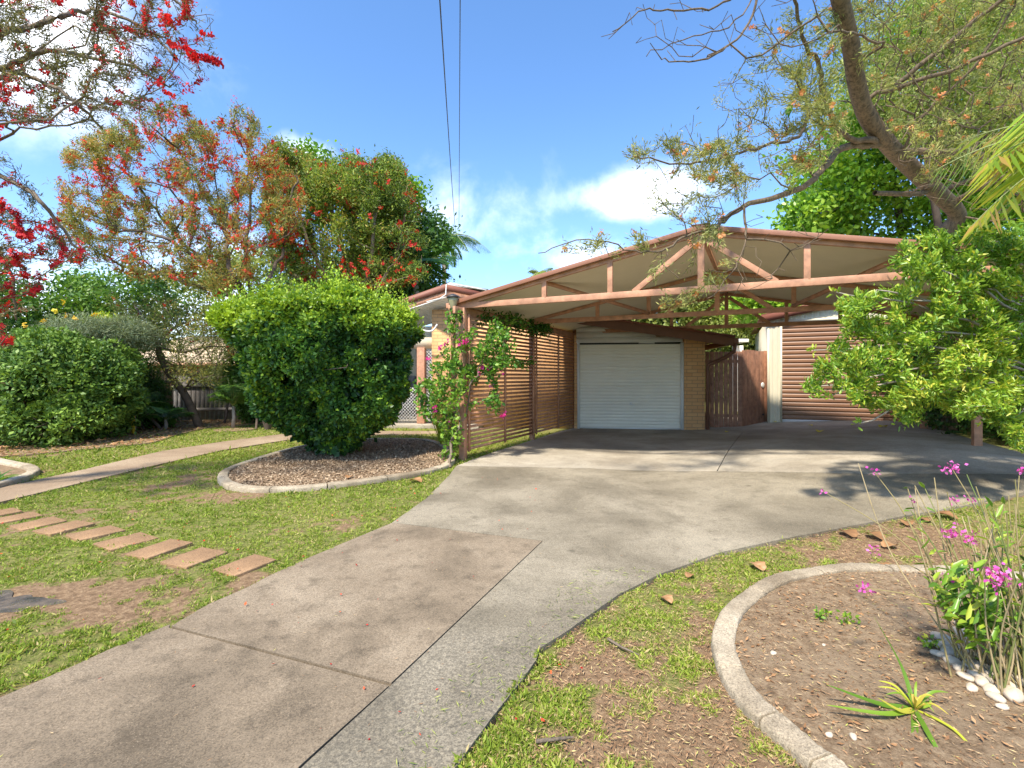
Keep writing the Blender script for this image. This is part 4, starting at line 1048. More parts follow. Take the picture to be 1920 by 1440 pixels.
idx = np.array([i for i in range(nb, len(sk.p)) if sk.r[i] < .010]); Pn = np.array(sk.p); a, b_ = Pn[[sk.par[i] for i in idx]], Pn[idx]
g = G(); leaf_on(g, a, b_, 34000, .062, .011, .035, 0, tone0=.68, tv=.22, toward=1.3, tscale=2, wts=CW(a, b_, 2.2, 74)); g.build('crown', M['olive'], tD)
p, d = along(a, b_, 170, CW(a, b_, 2.2, 74)); g = G(); brush(g, p, d+rdir(len(p))*.4, .075, .036, 16); tag(g.build('blossom', M['orange'], tD), kind='stuff')
# lorikeet perched among the twigs
bp = P(1481, 205, 6.1)
bird = empty('bird', bp, 'small green lorikeet with orange chest clinging among the twigs right of centre', 'bird')
g = G(); g.tube([bp+[.02, 0, .09], bp+[.012, 0, .065], bp+[0, 0, .03], bp+[-.005, 0, -.01], bp+[-.012, 0, -.05], bp+[-.02, 0, -.11]], [.008, .03, .034, .036, .02, .006], 8)
g.build('body', leafmat('green_feathers', [(0, (.10, .26, .02)), (1, (.10, .26, .02))], .6, 0), bird, smooth=True)
g = G(); g.tube([bp+[.02, 0, .125], bp+[.022, 0, .11], bp+[.018, 0, .085], bp+[.012, 0, .07]], [.006, .022, .025, .018], 8); g.build('head', leafmat('blue_feathers', [(0, (.03, .07, .30)), (1, (.03, .07, .3))], .6, 0), bird, smooth=True)
g = G(); g.tube([bp+[.038, -.01, .11], bp+[.055, -.012, .10], bp+[.056, -.012, .09]], [.009, .006, .001], 6, cap=False); g.build('beak', M['red'], bird, smooth=True)
for s_ in (-1, 1):
    g = G(); g.leaves(np.array([bp+[.0, .028*s_, .06]]), np.array([[-.15, .25*s_, -1.]]), np.array([[.3, 1.*s_, 0]]), .13, .05, .5, .05); g.build('wing', leafmat('wing_feathers', [(0, (.07, .22, .02)), (1, (.07, .22, .02))], .6, 0), bird)

# --- background crowns
def bgtree(name, label, base, crown, Y, nclump, nleaf, L, W, mat, tone0=.5, bark='bark_dark', spread=.35, group=None, depth=1.5, trunk=.18, cat='tree'):
    r0 = np.array([(base-960)*Y/F, Y, 0]); t = empty(name, r0, label, cat, group)
    cp = np.asarray(crown, float); cen = cp.mean(0)
    sk = Skel(r0); sk.limb([P(base+(cen[0]-base)*.3, HZ, Y), P(*(cen*[1, 1]+[0, 30]), Y)], trunk, trunk*.5)
    T = poly_targets(crown, Y-depth, Y+depth, nclump); sk.grow(T, .5, .2, .02, .05); sk.solve(.012)
    g = G(); sk.mesh(g, k=5); g.build('trunk', M[bark], t, smooth=True)
    idx = R.integers(0, len(T), nleaf); p = T[idx]+R.normal(size=(nleaf, 3))*spread*np.array([1, 1, .7])
    ct = R.random(len(T))[idx]
    tone = np.clip(tone0+(ct-.5)*.45+(fbm(p, .8, 3, 3)-.5)*.7+R.normal(size=nleaf)*.15, 0, 1)
    g = G(); g.leaves(p, rdir(nleaf)+np.array([0, 0, -.2]), rdir(nleaf)+np.array([0, 0, .8]), L*(.6+.8*R.random(nleaf)), W*(.6+.8*R.random(nleaf)), tone)
    g.build('crown', M[mat], t); return t
bgtree('leafy_tree', 'bright green large leaved tree behind the cream shed', 1760, [(1450, 430), (1500, 370), (1480, 300), (1560, 330), (1580, 200), (1640, 130), (1680, 30), (1760, -20), (1980, -60), (2000, 470), (1700, 470)], 16, 300, 60000, .17, .10, 'bright', .55, spread=.36, depth=2)
bgtree('leafy_tree', 'green tree behind the shed, hanging low over its left roof corner', 1500, [(1380, 530), (1400, 480), (1480, 430), (1620, 450), (1700, 520), (1560, 600), (1420, 610), (1380, 580)], 15.4, 60, 7000, .20, .13, 'bright', .5, spread=.30, depth=.8, trunk=.1)
bgtree('leafy_tree', 'tall airy yellow green tree rising behind the leaning trunk at the upper right', 1850, [(1520, 140), (1560, 30), (1640, -60), (2000, -80), (2000, 330), (1800, 300), (1650, 230), (1560, 200)], 12.5, 260, 42000, .11, .035, 'haze_green', .45, spread=.30, depth=1.6, trunk=.12)
bgtree('hillside_tree', 'hazy yellow green tree seen over the gate and under the last truss', 1300, [(1130, 560), (1200, 500), (1330, 490), (1440, 520), (1480, 600), (1480, 720), (1300, 730), (1150, 680)], 21, 340, 75000, .17, .09, 'haze_green', .55, spread=.5, depth=1.8)
bgtree('hillside_tree', 'second hazy tree standing right behind the gate beside the shed wall', 1420, [(1340, 600), (1400, 560), (1480, 540), (1500, 740), (1380, 740)], 19, 90, 26000, .14, .08, 'haze_green', .45, spread=.35, depth=1)
bgtree('leafy_tree', 'lime leaved tree top showing above the dense bottlebrush', 640, [(545, 300), (570, 268), (610, 300), (640, 330), (700, 330), (740, 330), (775, 345), (770, 400), (700, 430), (600, 420)], 15.2, 70, 7000, .16, .09, 'bright', .45, spread=.26, depth=.8, trunk=.12)
bgtree('leafy_tree', 'round green tree beside the palm, right of the dense bottlebrush', 780, [(700, 440), (740, 410), (790, 400), (830, 430), (825, 520), (780, 580), (700, 560), (650, 520)], 16, 90, 16000, .15, .08, 'mid', .5, spread=.33, depth=1)
bgtree('leafy_tree', 'mid green tree behind the hedge below the near red branches', 160, [(60, 560), (130, 520), (220, 510), (310, 530), (330, 600), (300, 650), (150, 650), (40, 620)], 14.5, 90, 13000, .14, .07, 'mid', .6, spread=.30, depth=1)
bgtree('leafy_tree', 'olive green tree at the far left edge', -20, [(-120, 480), (0, 500), (40, 540), (60, 620), (20, 680), (-120, 680)], 12.5, 80, 12000, .12, .06, 'mid', .55, spread=.28, depth=1)
bgtree('leafy_tree', 'distant hazy tree low behind the wide bottlebrush', 420, [(300, 520), (400, 480), (520, 470), (600, 500), (610, 640), (430, 640), (320, 610)], 24, 100, 12000, .2, .1, 'haze_green', .4, spread=.5, depth=1.5)
bgtree('leafy_tree', 'distant dull green tree behind the dense bottlebrush trunks', 600, [(520, 480), (620, 450), (720, 470), (780, 500), (780, 650), (540, 650)], 26, 90, 12000, .2, .1, 'mid', .4, spread=.5, depth=1.5)

# --- palms
def frond(g, gs, base, d0, L, n=34, leaf=.4, w_=.03, droop=1.0, tone=.5, hang=.6):
    d0 = np.array(d0, float); d0 /= np.linalg.norm(d0); ts = np.linspace(0, 1, 14)
    pts = np.array([base+d0*L*t+np.array([0, 0, -droop*L*.55*t*t]) for t in ts])
    gs.tube(pts, np.linspace(.018, .004, 14)*L/1.6, 5, cap=False)
    tt = np.linspace(.12, .99, n); idx = tt*13; i0 = idx.astype(int).clip(0, 12); fr = (idx-i0)[:, None]
    p = pts[i0]*(1-fr)+pts[i0+1]*fr; dd = pts[i0+1]-pts[i0]; dd /= np.linalg.norm(dd, axis=1)[:, None]
    side = np.cross(dd, [0, 0, 1]); side /= np.linalg.norm(side, axis=1)[:, None]+1e-9
    for s_ in (-1, 1):
        Lf = leaf*np.sin(np.clip(tt*.9+.12, 0, 1)*math.pi)**.5*(.85+.3*R.random(n))
        ld = side*s_+dd*.55+np.array([0, 0, -hang])+R.normal(size=(n, 3))*.08
        g.leaves(p, ld, dd+np.array([0, 0, .6]), Lf, w_, np.clip(tone+R.normal(size=n)*.15, 0, 1), 0, .4)
def palm(name, label, base, top, nf, L, leaf, w_, mat, tr, droop, hang=.6, upw=.6, tone=.5, n=34, group=None):
    base = np.array(base, float); top = np.array(top, float); t = empty(name, base, label, 'palm', group)
    G().tube([base, base+(top-base)*.5+[.02, 0, 0], top], [tr*1.25, tr, tr*.8], 8).build('trunk', M['bark_pale'], t, smooth=True)
    g = G(); gs = G()
    for k in range(nf):
        a = k*2.399+random.random()*.3; e = upw*random.uniform(.3, 1.6)
        frond(g, gs, top, (math.cos(a), math.sin(a), e), L*random.uniform(.8, 1.1), n, leaf, w_, droop*random.uniform(.8, 1.2), tone, hang)
    g.build('frond', M[mat], t); gs.build('frond_stem', M['palm_stem'], t, smooth=True); return t
M['palm_stem'] = paint('palm_stem', (.22, .26, .08), .6, .2, 5)
palm('palm_tree', 'tall feathery palm with drooping fronds behind the porch roof by the cables', [*P(835, 600, 19)[:2], 0], P(832, 452, 19), 15, 2.1, .55, .03, 'palm', .10, 1.3, 1.3, .7, .5, 44)
palm('palm_tree', 'dark broad frond palm left of the porch roof', [*P(790, 600, 15)[:2], 0], P(778, 500, 15), 11, 1.9, .6, .07, 'palm', .10, .7, .35, .9, .25, 26)
palm('palm_tree', 'little tip of a palm above the left slope of the carport roof', [*P(1012, 600, 24)[:2], 0], P(1012, 512, 24), 9, .9, .45, .035, 'haze_green', .08, .9, .8, .7, .4, 30)
r0 = U(437, 803); palm('young_palm', 'young palm in a ring of mulch on the far lawn by the grey fence', r0, r0+[0, 0, .55], 15, 1.05, .40, .022, 'palm', .04, .75, .5, 2.4, .72, 34)
r0 = U(250, 812); palm('young_palm', 'dark spiky palm in the shade against the fence beside the hedge', r0, r0+[0, 0, .55], 11, .9, .45, .02, 'palm', .04, .8, .4, 1.3, .25, 26)
r0 = U(310, 806); palm('young_palm', 'low dark fern palm under the leaning bottlebrush', r0, r0+[0, 0, .25], 9, .8, .3, .03, 'palm', .04, .8, .4, 1.1, .3, 20)

# far right yellow green palm fronds, hanging in from outside
pt = np.array([4.9, 3.9, 3.3]); tP = empty('palm_tree', (5.0, 3.7, .1), 'yellow green palm whose long strap fronds hang in at the upper right edge', 'palm')
G().tube([(5.0, 3.7, .1), (5.0, 3.75, 2), pt], [.10, .08, .07], 8).build('trunk', M['bark_pale'], tP, smooth=True)
g = G(); gs = G()
for dx, dy, e, L, tn in [(-1, .0, .15, 1.1, .72), (-1, -.2, .5, 1.1, .65), (-.8, .4, .3, 1.2, .6), (-.5, .6, .6, 1.2, .75), (.2, 1, .4, 1.2, .6), (1, .2, .4, 1.3, .6), (0, -1, .4, 1.2, .6), (-.9, .1, -.25, 1.1, .78), (.6, -.6, .6, 1.2, .6), (-.7, -.5, .1, 1.0, .7)]:
    frond(g, gs, pt, (dx, dy, e), L, 24, .62, .032, .75, tn, .9)
g.build('frond', M['strap'], tP); gs.build('frond_stem', M['palm_stem'], tP)

# ------------------------------------------------------------------ clipped bush (topiary)
tc_ = np.array([-2.86, 7.85, 0]); tt_ = empty('clipped_bush', tc_+[0, 0, .03], 'big cup shaped clipped green bush on the oval mulch bed', 'bush')
prof_z = np.array([0, .12, .26, .40, .55, .74, .97, 1.3, 1.75, 2.1, 2.3, 2.42]); prof_r = np.array([.22, .32, .46, .68, .95, 1.17, 1.26, 1.32, 1.36, 1.39, 1.36, 1.1])
def topi(n, inner=0.):
    az = R.random(n)*2*math.pi; u = R.random(n)
    side = R.random(n) < .76
    z_ = np.where(side, .05+2.26*u**.8, 2.33); r_ = np.interp(z_, prof_z, prof_r)
    rt = np.sqrt(R.random(n))*1.3; r_ = np.where(side, r_, rt)
    dirx, diry = np.cos(az), np.sin(az)
    nz = np.c_[dirx*r_, diry*r_, z_]
    wob = (fbm(nz, 1.5, 41, 3)-.5)*.80+(fbm(nz, 4.0, 43, 2)-.5)*.42
    r2 = np.where(side, r_+wob, r_); z2 = np.where(side, z_, z_+wob*1.2-.10*np.clip(r_-1.1, 0, 1)/.4)
    # the back left shoulder stands a little taller and wider
    dep = np.abs(R.normal(size=n))*(.10 if not inner else .25)+inner
    sc_ = .945*(r2-np.where(side, dep, 0))/np.maximum(r_, .05); 
    x_ = dirx*r_*sc_; y_ = diry*r_*sc_; z2 = np.where(side, z2, z2-dep)
    lean = .08*(z2/2.4)
    x_ = x_*1.0-lean*1.2; x_ = x_-np.where((x_ < -.5), .28*np.clip(z2-1.5, 0, 1)*np.clip(-x_-.5, 0, 1), 0)
    nrm = np.c_[dirx*np.where(side, 1, .1), diry*np.where(side, 1, .1), np.where(side, .25, 1)]
    return np.c_[x_, y_, z2]+tc_+[0, 0, .05], nrm, z2, dep
g = G()
p, nr_, zz, dep = topi(135000)
n = len(p)
keepm = fbm(p, 4.5, 51, 2) > .36
p, nr_, zz, dep = p[keepm], nr_[keepm], zz[keepm], dep[keepm]; n = len(p)
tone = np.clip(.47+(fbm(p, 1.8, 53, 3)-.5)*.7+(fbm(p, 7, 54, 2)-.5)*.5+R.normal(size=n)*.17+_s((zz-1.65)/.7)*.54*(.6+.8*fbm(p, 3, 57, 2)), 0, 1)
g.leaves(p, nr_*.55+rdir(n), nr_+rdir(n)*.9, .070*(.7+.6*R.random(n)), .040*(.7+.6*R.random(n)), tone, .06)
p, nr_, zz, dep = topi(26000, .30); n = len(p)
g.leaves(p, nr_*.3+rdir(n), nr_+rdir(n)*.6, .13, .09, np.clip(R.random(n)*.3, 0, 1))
# loose shoots on top
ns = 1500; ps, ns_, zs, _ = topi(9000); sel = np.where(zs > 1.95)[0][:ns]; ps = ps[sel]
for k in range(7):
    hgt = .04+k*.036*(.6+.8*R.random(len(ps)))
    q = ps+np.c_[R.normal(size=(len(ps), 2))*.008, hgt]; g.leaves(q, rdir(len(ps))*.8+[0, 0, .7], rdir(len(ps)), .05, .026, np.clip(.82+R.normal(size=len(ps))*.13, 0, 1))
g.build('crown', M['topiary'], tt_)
sk = Skel(tc_+[0, 0, .0])
for k in range(9):
    a = k*.7; sk.limb([tc_+[math.cos(a)*.12, math.sin(a)*.12, .25], tc_+[math.cos(a)*.6, math.sin(a)*.6, .9], tc_+[math.cos(a)*1.1, math.sin(a)*1.1, 1.9]], .05, .015, start=0)
sk.grow(ell(tc_+[0, 0, 1.4], (1.3, 1.3, .9), 160), .2, .2); sk.solve(.006); g = G(); sk.mesh(g); g.build('trunk', M['bark'], tt_, smooth=True)

# ------------------------------------------------------------------ generic shrubs
def shrub(name, label, root, blobs, n, L, W, mat, tone0=.5, ntw=120, depth=.16, cat='shrub', group=None, bark='bark_dark', flo=None, cut=.33):
    t = empty(name, root, label, cat, group); g = G(); tot = sum(b[1][0]*b[1][2] for b in blobs); allp = []
    for c_, r_ in blobs:
        k = int(n*r_[0]*r_[2]/tot); d = rdir(k); c_ = np.array(c_); r_ = np.array(r_)
        wob = 1+(fbm(d*1.0+c_, 2.2, 61, 3)-.5)*.85
        q = c_+d*r_*(wob-np.abs(R.normal(size=k))*depth)[:, None]
        ok = (q[:, 2] > .02) & (fbm(q, 3.8, 63, 2) > cut); q = q[ok]; d_ = d[ok]; allp.append(q); k = len(q)
        tone = np.clip(tone0+(fbm(q, 1.5, 65, 3)-.5)*.8+R.normal(size=k)*.16, 0, 1)
        g.leaves(q, d_*.6+rdir(k), d_+rdir(k)*.9, L*(.65+.7*R.random(k)), W*(.65+.7*R.random(k)), tone, .05)
    g.build('foliage', M[mat], t)
    sk = Skel(root); sk.grow(np.concatenate([ell(c_, np.array(r_)*.75, max(6, ntw//len(blobs))) for c_, r_ in blobs]), .25, .2); sk.solve(.006)
    g = G(); sk.mesh(g); g.build('stem', M[bark], t, smooth=True); return t
shrub('hedge_bush', 'large rounded dark green hedge bush by the left fence', (-8.5, 9.3, 0), [((-8.85, 9.4, 1.05), (1.05, 1.1, 1.05)), ((-8.55, 9.7, .7), (.85, 1.0, .7)), ((-9.5, 9.9, 1.45), (.9, .8, .7)), ((-8.7, 10.1, 1.4), (.75, .8, .7)), ((-8.5, 8.9, .4), (.7, .7, .4)), ((-9.2, 9.5, 1.65), (.8, .8, .5))], 52000, .08, .048, 'hedge', .62, cut=.40)
sh = shrub('grevillea_shrub', 'feathery grey green shrub with yellow flowers above the hedge bush', (-8.9, 10.8, 0), [((-9.4, 10.6, 2.15), (.8, .7, .5)), ((-8.8, 10.9, 2.25), (.7, .6, .42))], 16000, .13, .012, 'greyleaf', .55, depth=.35, cut=.2)
g = G(); q = np.array([P(a, b, 10.3) for a, b in [(120, 573), (100, 580), (87, 598), (45, 605), (143, 600), (170, 590), (55, 640), (120, 596), (80, 620)]]); brush(g, q, rdir(len(q)), .12, .05, 20); g.build('blossom', M['yellow'], sh)
shrub('lime_bush', 'yellow green bush between the hedge bush and the fence', (-8.3, 11.4, 0), [(P(205, 620, 11.2), (.55, .5, .4)), (P(200, 690, 11.4), (.6, .5, .8))], 9000, .08, .045, 'lime', .62)
shrub('fence_shrub', 'dark low shrub in the shaded corner of the fence', U(200, 822), [(P(215, 790, 11.0), (.5, .4, .35))], 5000, .07, .04, 'hedge', .25)
shrub('fence_shrub', 'small broad leaved plant under the leaning bottlebrush', U(305, 806), [(P(305, 780, 12.0), (.3, .3, .3))], 1800, .12, .06, 'mid', .5)
shrub('fence_shrub', 'green shrub right of the young palm, half behind the clipped bush', U(480, 806), [(P(480, 730, 13.0), (.7, .5, .9)), (P(465, 680, 13.3), (.6, .5, .8))], 12000, .09, .05, 'mid', .45)
shrub('fence_shrub', 'tall thin leaved shrub between the leaning bottlebrush and the hedge bush', U(270, 808), [(P(270, 740, 12.4), (.55, .45, .9)), (P(235, 700, 12.2), (.5, .4, .9))], 12000, .12, .02, 'mid', .3, depth=.3)
shrub('fence_shrub', 'dull shrub spilling over the grey fence top', U(420, 795), [(P(420, 708, 14.2), (.9, .4, .32)), (P(320, 712, 14.2), (.7, .4, .3))], 7000, .10, .02, 'olive', .45, depth=.35)

# strap plant at left edge bed
def straps(name, label, root, n, L, w_, mat, tone, spread=1.0, up=.9, cat='plant'):
    g = G(); root = np.array(root, float)
    for k in range(n):
        a = random.random()*6.283; e = up*random.uniform(.3, 1.3); l = L*random.uniform(.6, 1.1)
        d = np.array([math.cos(a)*spread, math.sin(a)*spread, e]); d /= np.linalg.norm(d); sdv = np.cross(d, [0, 0, 1.]); sdv /= np.linalg.norm(sdv)+1e-9
        ts = np.linspace(0, 1, 8); rows = []
        for t in ts:
            c_ = root+d*l*t+np.array([0, 0, -.45*l*t*t*spread]); wd = w_*(1-t)**.6*(.6+.8*min(t*3, 1))/1.4
            rows += [c_-sdv*wd/2+[0, 0, wd*.25], c_, c_+sdv*wd/2+[0, 0, wd*.25]]
        f = [(3*i+j, 3*i+j+1, 3*i+j+4, 3*i+j+3) for i in range(7) for j in range(2)]
        g.add(rows, f, min(1, max(0, tone+random.gauss(0, .15))))
    return tag(g.build(name, M[mat], loc=root, smooth=True), label, cat)
straps('strap_plant', 'clump of strappy leaves in the small bed at the left edge', U(-8, 905), 40, .42, .03, 'palm', .6)

# ------------------------------------------------------------------ lime shrub, right, arching over the slab
rt = np.array([5.9, 4.7, .2]); tL = empty('lime_shrub', rt, 'sprawling lime green shrub with arching shoots right, over the carport floor', 'shrub')
sk = Skel(rt); sk.limb([rt+[0, 0, .5], rt+[-.1, .1, .9]], .07, .05); fork = len(sk.p)-1
for tip in [(1520, 730), (1530, 655), (1570, 548), (1600, 795), (1640, 540), (1700, 480), (1760, 450), (1850, 430), (1620, 700), (1680, 620), (1750, 700), (1800, 780), (1880, 800), (1900, 600), (1850, 540), (1650, 760), (1700, 560), (1560, 740)]:
    Yd = random.uniform(4.3, 5.0); tp = P(*tip, Yd); st = np.array(sk.p[fork]); mid_ = (st+tp)/2+[0, 0, .25]
    sk.limb([mid_, tp], .018, .005, start=fork, jit=.015)
T = poly_targets([(1510, 735), (1530, 700), (1545, 655), (1575, 640), (1570, 570), (1600, 550), (1660, 560), (1700, 520), (1660, 520), (1690, 460), (1760, 430), (1850, 420), (1940, 430), (1960, 800), (1900, 850), (1860, 790), (1780, 780), (1740, 760), (1700, 800), (1640, 770), (1590, 740), (1540, 750)], 4.1, 5.2, 430)
sk.grow(T, .10, .18, -.06, .05); sk.solve(.0028); g = G(); sk.mesh(g); g.build('stem', M['bark_pale'], tL, smooth=True)
a, b_ = sk.twigs(.006); g = G(); leaf_on(g, a, b_, 36000, .052, .018, .028, -.25, tone0=.60, tv=.2, tscale=1.6, oval=True)
# leafy tips
tips = np.array([sk.p[i] for i in range(len(sk.p)) if not sk.kids[i]])
for k in range(9):
    q = tips+rdir(len(tips))*.03; g.oval(q, rdir(len(q))+[-.4, -.1, .5], rdir(len(q)), .055*(.7+.6*R.random(len(q))), .022, np.clip(.72+R.normal(size=len(q))*.2, 0, 1), .05)
g.build('foliage', M['lime'], tL)
shrub('dark_shrub', 'dark understorey shrub behind the right carport posts', (8.4, 8.0, .25), [((8.6, 8.2, .8), (1.2, 1.5, .8)), ((7.9, 6.6, .7), (.8, 1.0, .6)), ((9.4, 9.6, 1.5), (1.4, 1.5, 1.5))], 22000, .10, .05, 'hedge', .35)
shrub('lime_shrub', 'taller green shrub filling the right edge behind the carport posts', (8.2, 7.4, .25), [((8.3, 7.2, 2.2), (1.1, 1.1, 1.0)), ((9.2, 8.6, 2.6), (1.5, 1.4, 1.3)), ((7.6, 6.4, 1.4), (.7, .8, .9))], 38000, .08, .035, 'lime', .35, depth=.25)

# ------------------------------------------------------------------ bougainvillea on the corner post
br = U(845, 880)+[-.02, .1, 0]; bo = empty('bougainvillea', br, 'bougainvillea vine with magenta flowers climbing the carport corner post', 'vine')
sk = Skel(br)
for pts in ([(852, 800, 7.3), (850, 720, 7.3), (858, 640, 7.3), (845, 600, 7.3)], [(842, 800, 7.2), (830, 720, 7.1), (815, 680, 7.1)], [(870, 780, 7.3), (885, 700, 7.4), (915, 640, 7.6), (950, 600, 8.1), (985, 610, 8.8)], [(860, 750, 7.2), (900, 690, 7.3), (940, 680, 7.6), (1000, 680, 9.2)], [(845, 840, 7.2), (835, 780, 7.1), (815, 760, 7.1)], [(920, 640, 7.5), (925, 700, 7.4), (935, 770, 7.4)]):
    sk.limb([P(*q) for q in pts], .010, .004, jit=.02)
T = np.r_[poly_targets([(800, 700), (840, 650), (870, 700), (860, 790), (870, 850), (835, 860), (820, 790), (790, 770), (780, 730)], 6.95, 7.35, 120),
          poly_targets([(880, 620), (920, 590), (950, 610), (970, 670), (930, 700), (880, 720), (860, 680)], 7.0, 7.6, 90),
          poly_targets([(915, 700), (940, 700), (938, 775), (925, 770)], 7.2, 7.4, 12), poly_targets([(840, 585), (862, 580), (862, 620), (845, 640)], 7.2, 7.35, 10)]
sk.grow(T, .1, .25, 0, .12); sk.solve(.003); g = G(); sk.mesh(g); g.build('stem', M['bark'], bo, smooth=True)
a, b_ = sk.twigs(.008); g = G(); leaf_on(g, a, b_, 4200, .062, .042, .035, .1, tone0=.6, tv=.22, oval=True)
# growth under the eave
T2 = np.array([C(.02+.1*R.random(), .3+R.random()*3.2, EZ-.05-.18*R.random()) for _ in range(60)]); kk = R.integers(0, 60, 1500)
g.leaves(T2[kk]+R.normal(size=(1500, 3))*.06, rdir(1500)+[0, 0, -.4], rdir(1500), .06, .036, np.clip(.25+R.normal(size=1500)*.15, 0, 1)); g.build('foliage', M['vine'], bo)
q = []
for px, py, Yq, k in [(872, 636, 7.15, 5), (876, 640, 7.15, 4), (866, 644, 7.1, 5), (872, 640, 7.1, 8), (824, 651, 7.0, 6), (836, 645, 7.0, 4), (802, 672, 7.0, 4), (942, 780, 7.3, 12), (815, 766, 7.0, 8), (847, 757, 7.1, 3), (909, 688, 7.2, 4), (920, 688, 7.2, 3), (945, 700, 7.3, 2), (921, 724, 7.3, 3), (840, 790, 7.0, 2), (900, 700, 7.2, 2)]:
    c_ = P(px, py, Yq)
    for _ in range(k*2): q.append(c_+R.normal(size=3)*.018)
q = np.array(q); g = G(); g.leaves(q, rdir(len(q)), rdir(len(q)), .045, .036, R.random(len(q)), .05); g.build('blossom', M['pink'], bo)
# pale grass clump beside it
straps('grass_clump', 'pale dry strappy clump between the lattice porch and the corner post', U(828, 838), 46, 1.25, .022, 'strap', .62, .32, 1.1)
# terracotta pot
pc_ = U(838, 812); G_ = G().tube([pc_, pc_+[0, 0, .1], pc_+[0, 0, .24], pc_+[0, 0, .27], pc_+[0, 0, .27], pc_+[0, 0, .2]], [.10, .12, .15, .165, .14, .13], 8); tag(G_.build('flower_pot', M['timber'], smooth=True), 'small terracotta pot on the grass before the lattice porch', 'pot')

# ------------------------------------------------------------------ orchid clump, right foreground
orr = U(1885, 1285); oc = empty('orchid_plant', orr, 'tall clump of pink flowering reed orchids in the right foreground', 'plant')
g = G(); gl = G(); gf = G(); tipl = [(1785, 878, 2.35), (1640, 885, 2.3), (1790, 940, 2.3), (1820, 935, 2.25), (1715, 938, 2.3), (1545, 922, 2.35), (1785, 1000, 2.1), (1815, 1012, 2.1), (1775, 1085, 2.0), (1868, 1080, 1.85), (1622, 1102, 2.1), (1640, 1030, 2.2), (1912, 880, 2.2), (1830, 1000, 2.1), (1880, 930, 2.2), (1860, 1150, 1.9), (1740, 1130, 2.05)]
big = {0: 16, 1: 6, 2: 5, 3: 4, 4: 3, 5: 2, 6: 20, 7: 12, 8: 9, 9: 46, 10: 12, 11: 7, 12: 5, 13: 3}
for i, (px, py, Yd) in enumerate(tipl):
    tip = P(px, py, Yd); rs = orr+R.normal(size=3)*[.10, .07, 0]; mid_ = rs*.45+tip*.55+[.04, 0, .10 if i in (5, 10, 11, 1) else .05]
    ln = smooth_line([rs, mid_, tip], 8); gl_n = len(ln); g.tube(ln, np.linspace(.0045, .0015, gl_n), 5, tone=.5, cap=False)
    k = big.get(i, 0)
    if k: c_ = tip+R.normal(size=(k*2, 3))*(.005+.0026*math.sqrt(k)); gf.leaves(c_, rdir(k*2), rdir(k*2), .017, .013, R.random(k*2), .08)
for k in range(85):   # reed canes
    rs = orr+np.clip(R.normal(size=3), -1.3, 1.3)*[.12, .09, 0]+[.05, 0, 0]; a = random.gauss(0, .5); L = random.uniform(.35, .85)
    tip = rs+np.array([math.sin(a)*.4*L-.02, random.gauss(0, .18)*L, L]); mid_ = (rs+tip)/2+R.normal(size=3)*.03
    ln = smooth_line([rs, mid_, tip], 6); (g).tube(ln, np.linspace(.0042, .002, len(ln)), 5, tone=random.random(), cap=False)
    if k < 30:
        m_ = 9; tq = np.linspace(.35, 1, m_); ix = (tq*(len(ln)-1)).astype(int); p_ = ln[ix]
        sgn = np.where(np.arange(m_) % 2, 1, -1)[:, None]; dd = sgn*np.array([.9, .3, 0])+np.array([0, 0, .5])+R.normal(size=(m_, 3))*.3
        gl.oval(p_, dd, R.normal(size=(m_, 3))*.4+[0, 0, 1], .07, .017, np.clip(.45+R.normal(size=m_)*.25, 0, 1))
M['cane'] = leafmat('dry_cane', [(0, (.12, .17, .04)), (.5, (.30, .24, .10)), (1, (.50, .38, .22))], .6, .1)
g.build('stem', M['cane'], oc, smooth=True)
for _ in range(17):   # leafy front shoots
    px, py = random.uniform(1735, 1890), random.uniform(1060, 1170); tip = P(px, py, random.uniform(1.85, 2.15)); rs = orr+R.normal(size=3)*[.08, .06, 0]; ln = smooth_line([rs, (rs+tip)/2+[-.02, 0, .08], tip], 8)
    m_ = 14; ix = np.linspace(7, len(ln)-1, m_).astype(int); p_ = ln[ix]; sgn = np.where(np.arange(m_) % 2, 1, -1)[:, None]
    dd = sgn*np.array([.8, .4, .1])+np.array([-.2, -.2, .35])+R.normal(size=(m_, 3))*.2; gl.oval(p_, dd, R.normal(size=(m_, 3))*.4+[0, -.5, 1], .075, .021, np.clip(.42+R.normal(size=m_)*.25, 0, 1))
gl.build('foliage', M['lime'], oc); gf.build('blossom', M['pinkorchid'], oc)

# white river pebbles
def pebble(c, r, s3, rz, lab):
    g = G(); n1_, n2_ = 10, 7; rows = []
    for i in range(n2_+1):
        th_ = math.pi*i/n2_
        for j in range(n1_):
            ph = 2*math.pi*j/n1_; k = 1+.10*math.sin(3*ph+c[0]*40)+.08*math.cos(2*th_+c[1]*30)
            rows.append((r*s3[0]*k*math.sin(th_)*math.cos(ph), r*s3[1]*k*math.sin(th_)*math.sin(ph), r*s3[2]*k*math.cos(th_)))
    f = [(i*n1_+j, i*n1_+(j+1) % n1_, (i+1)*n1_+(j+1) % n1_, (i+1)*n1_+j) for i in range(n2_) for j in range(n1_)]
    g.add(rows, f); o = g.build('pebble', M['pebble'], loc=(0, 0, 0), smooth=True); o.location = tuple(c); o.rotation_euler = (random.uniform(-.15, .15), random.uniform(-.15, .15), rz)
    return tag(o, lab, 'pebble', 'white pebbles round the orchid clump')
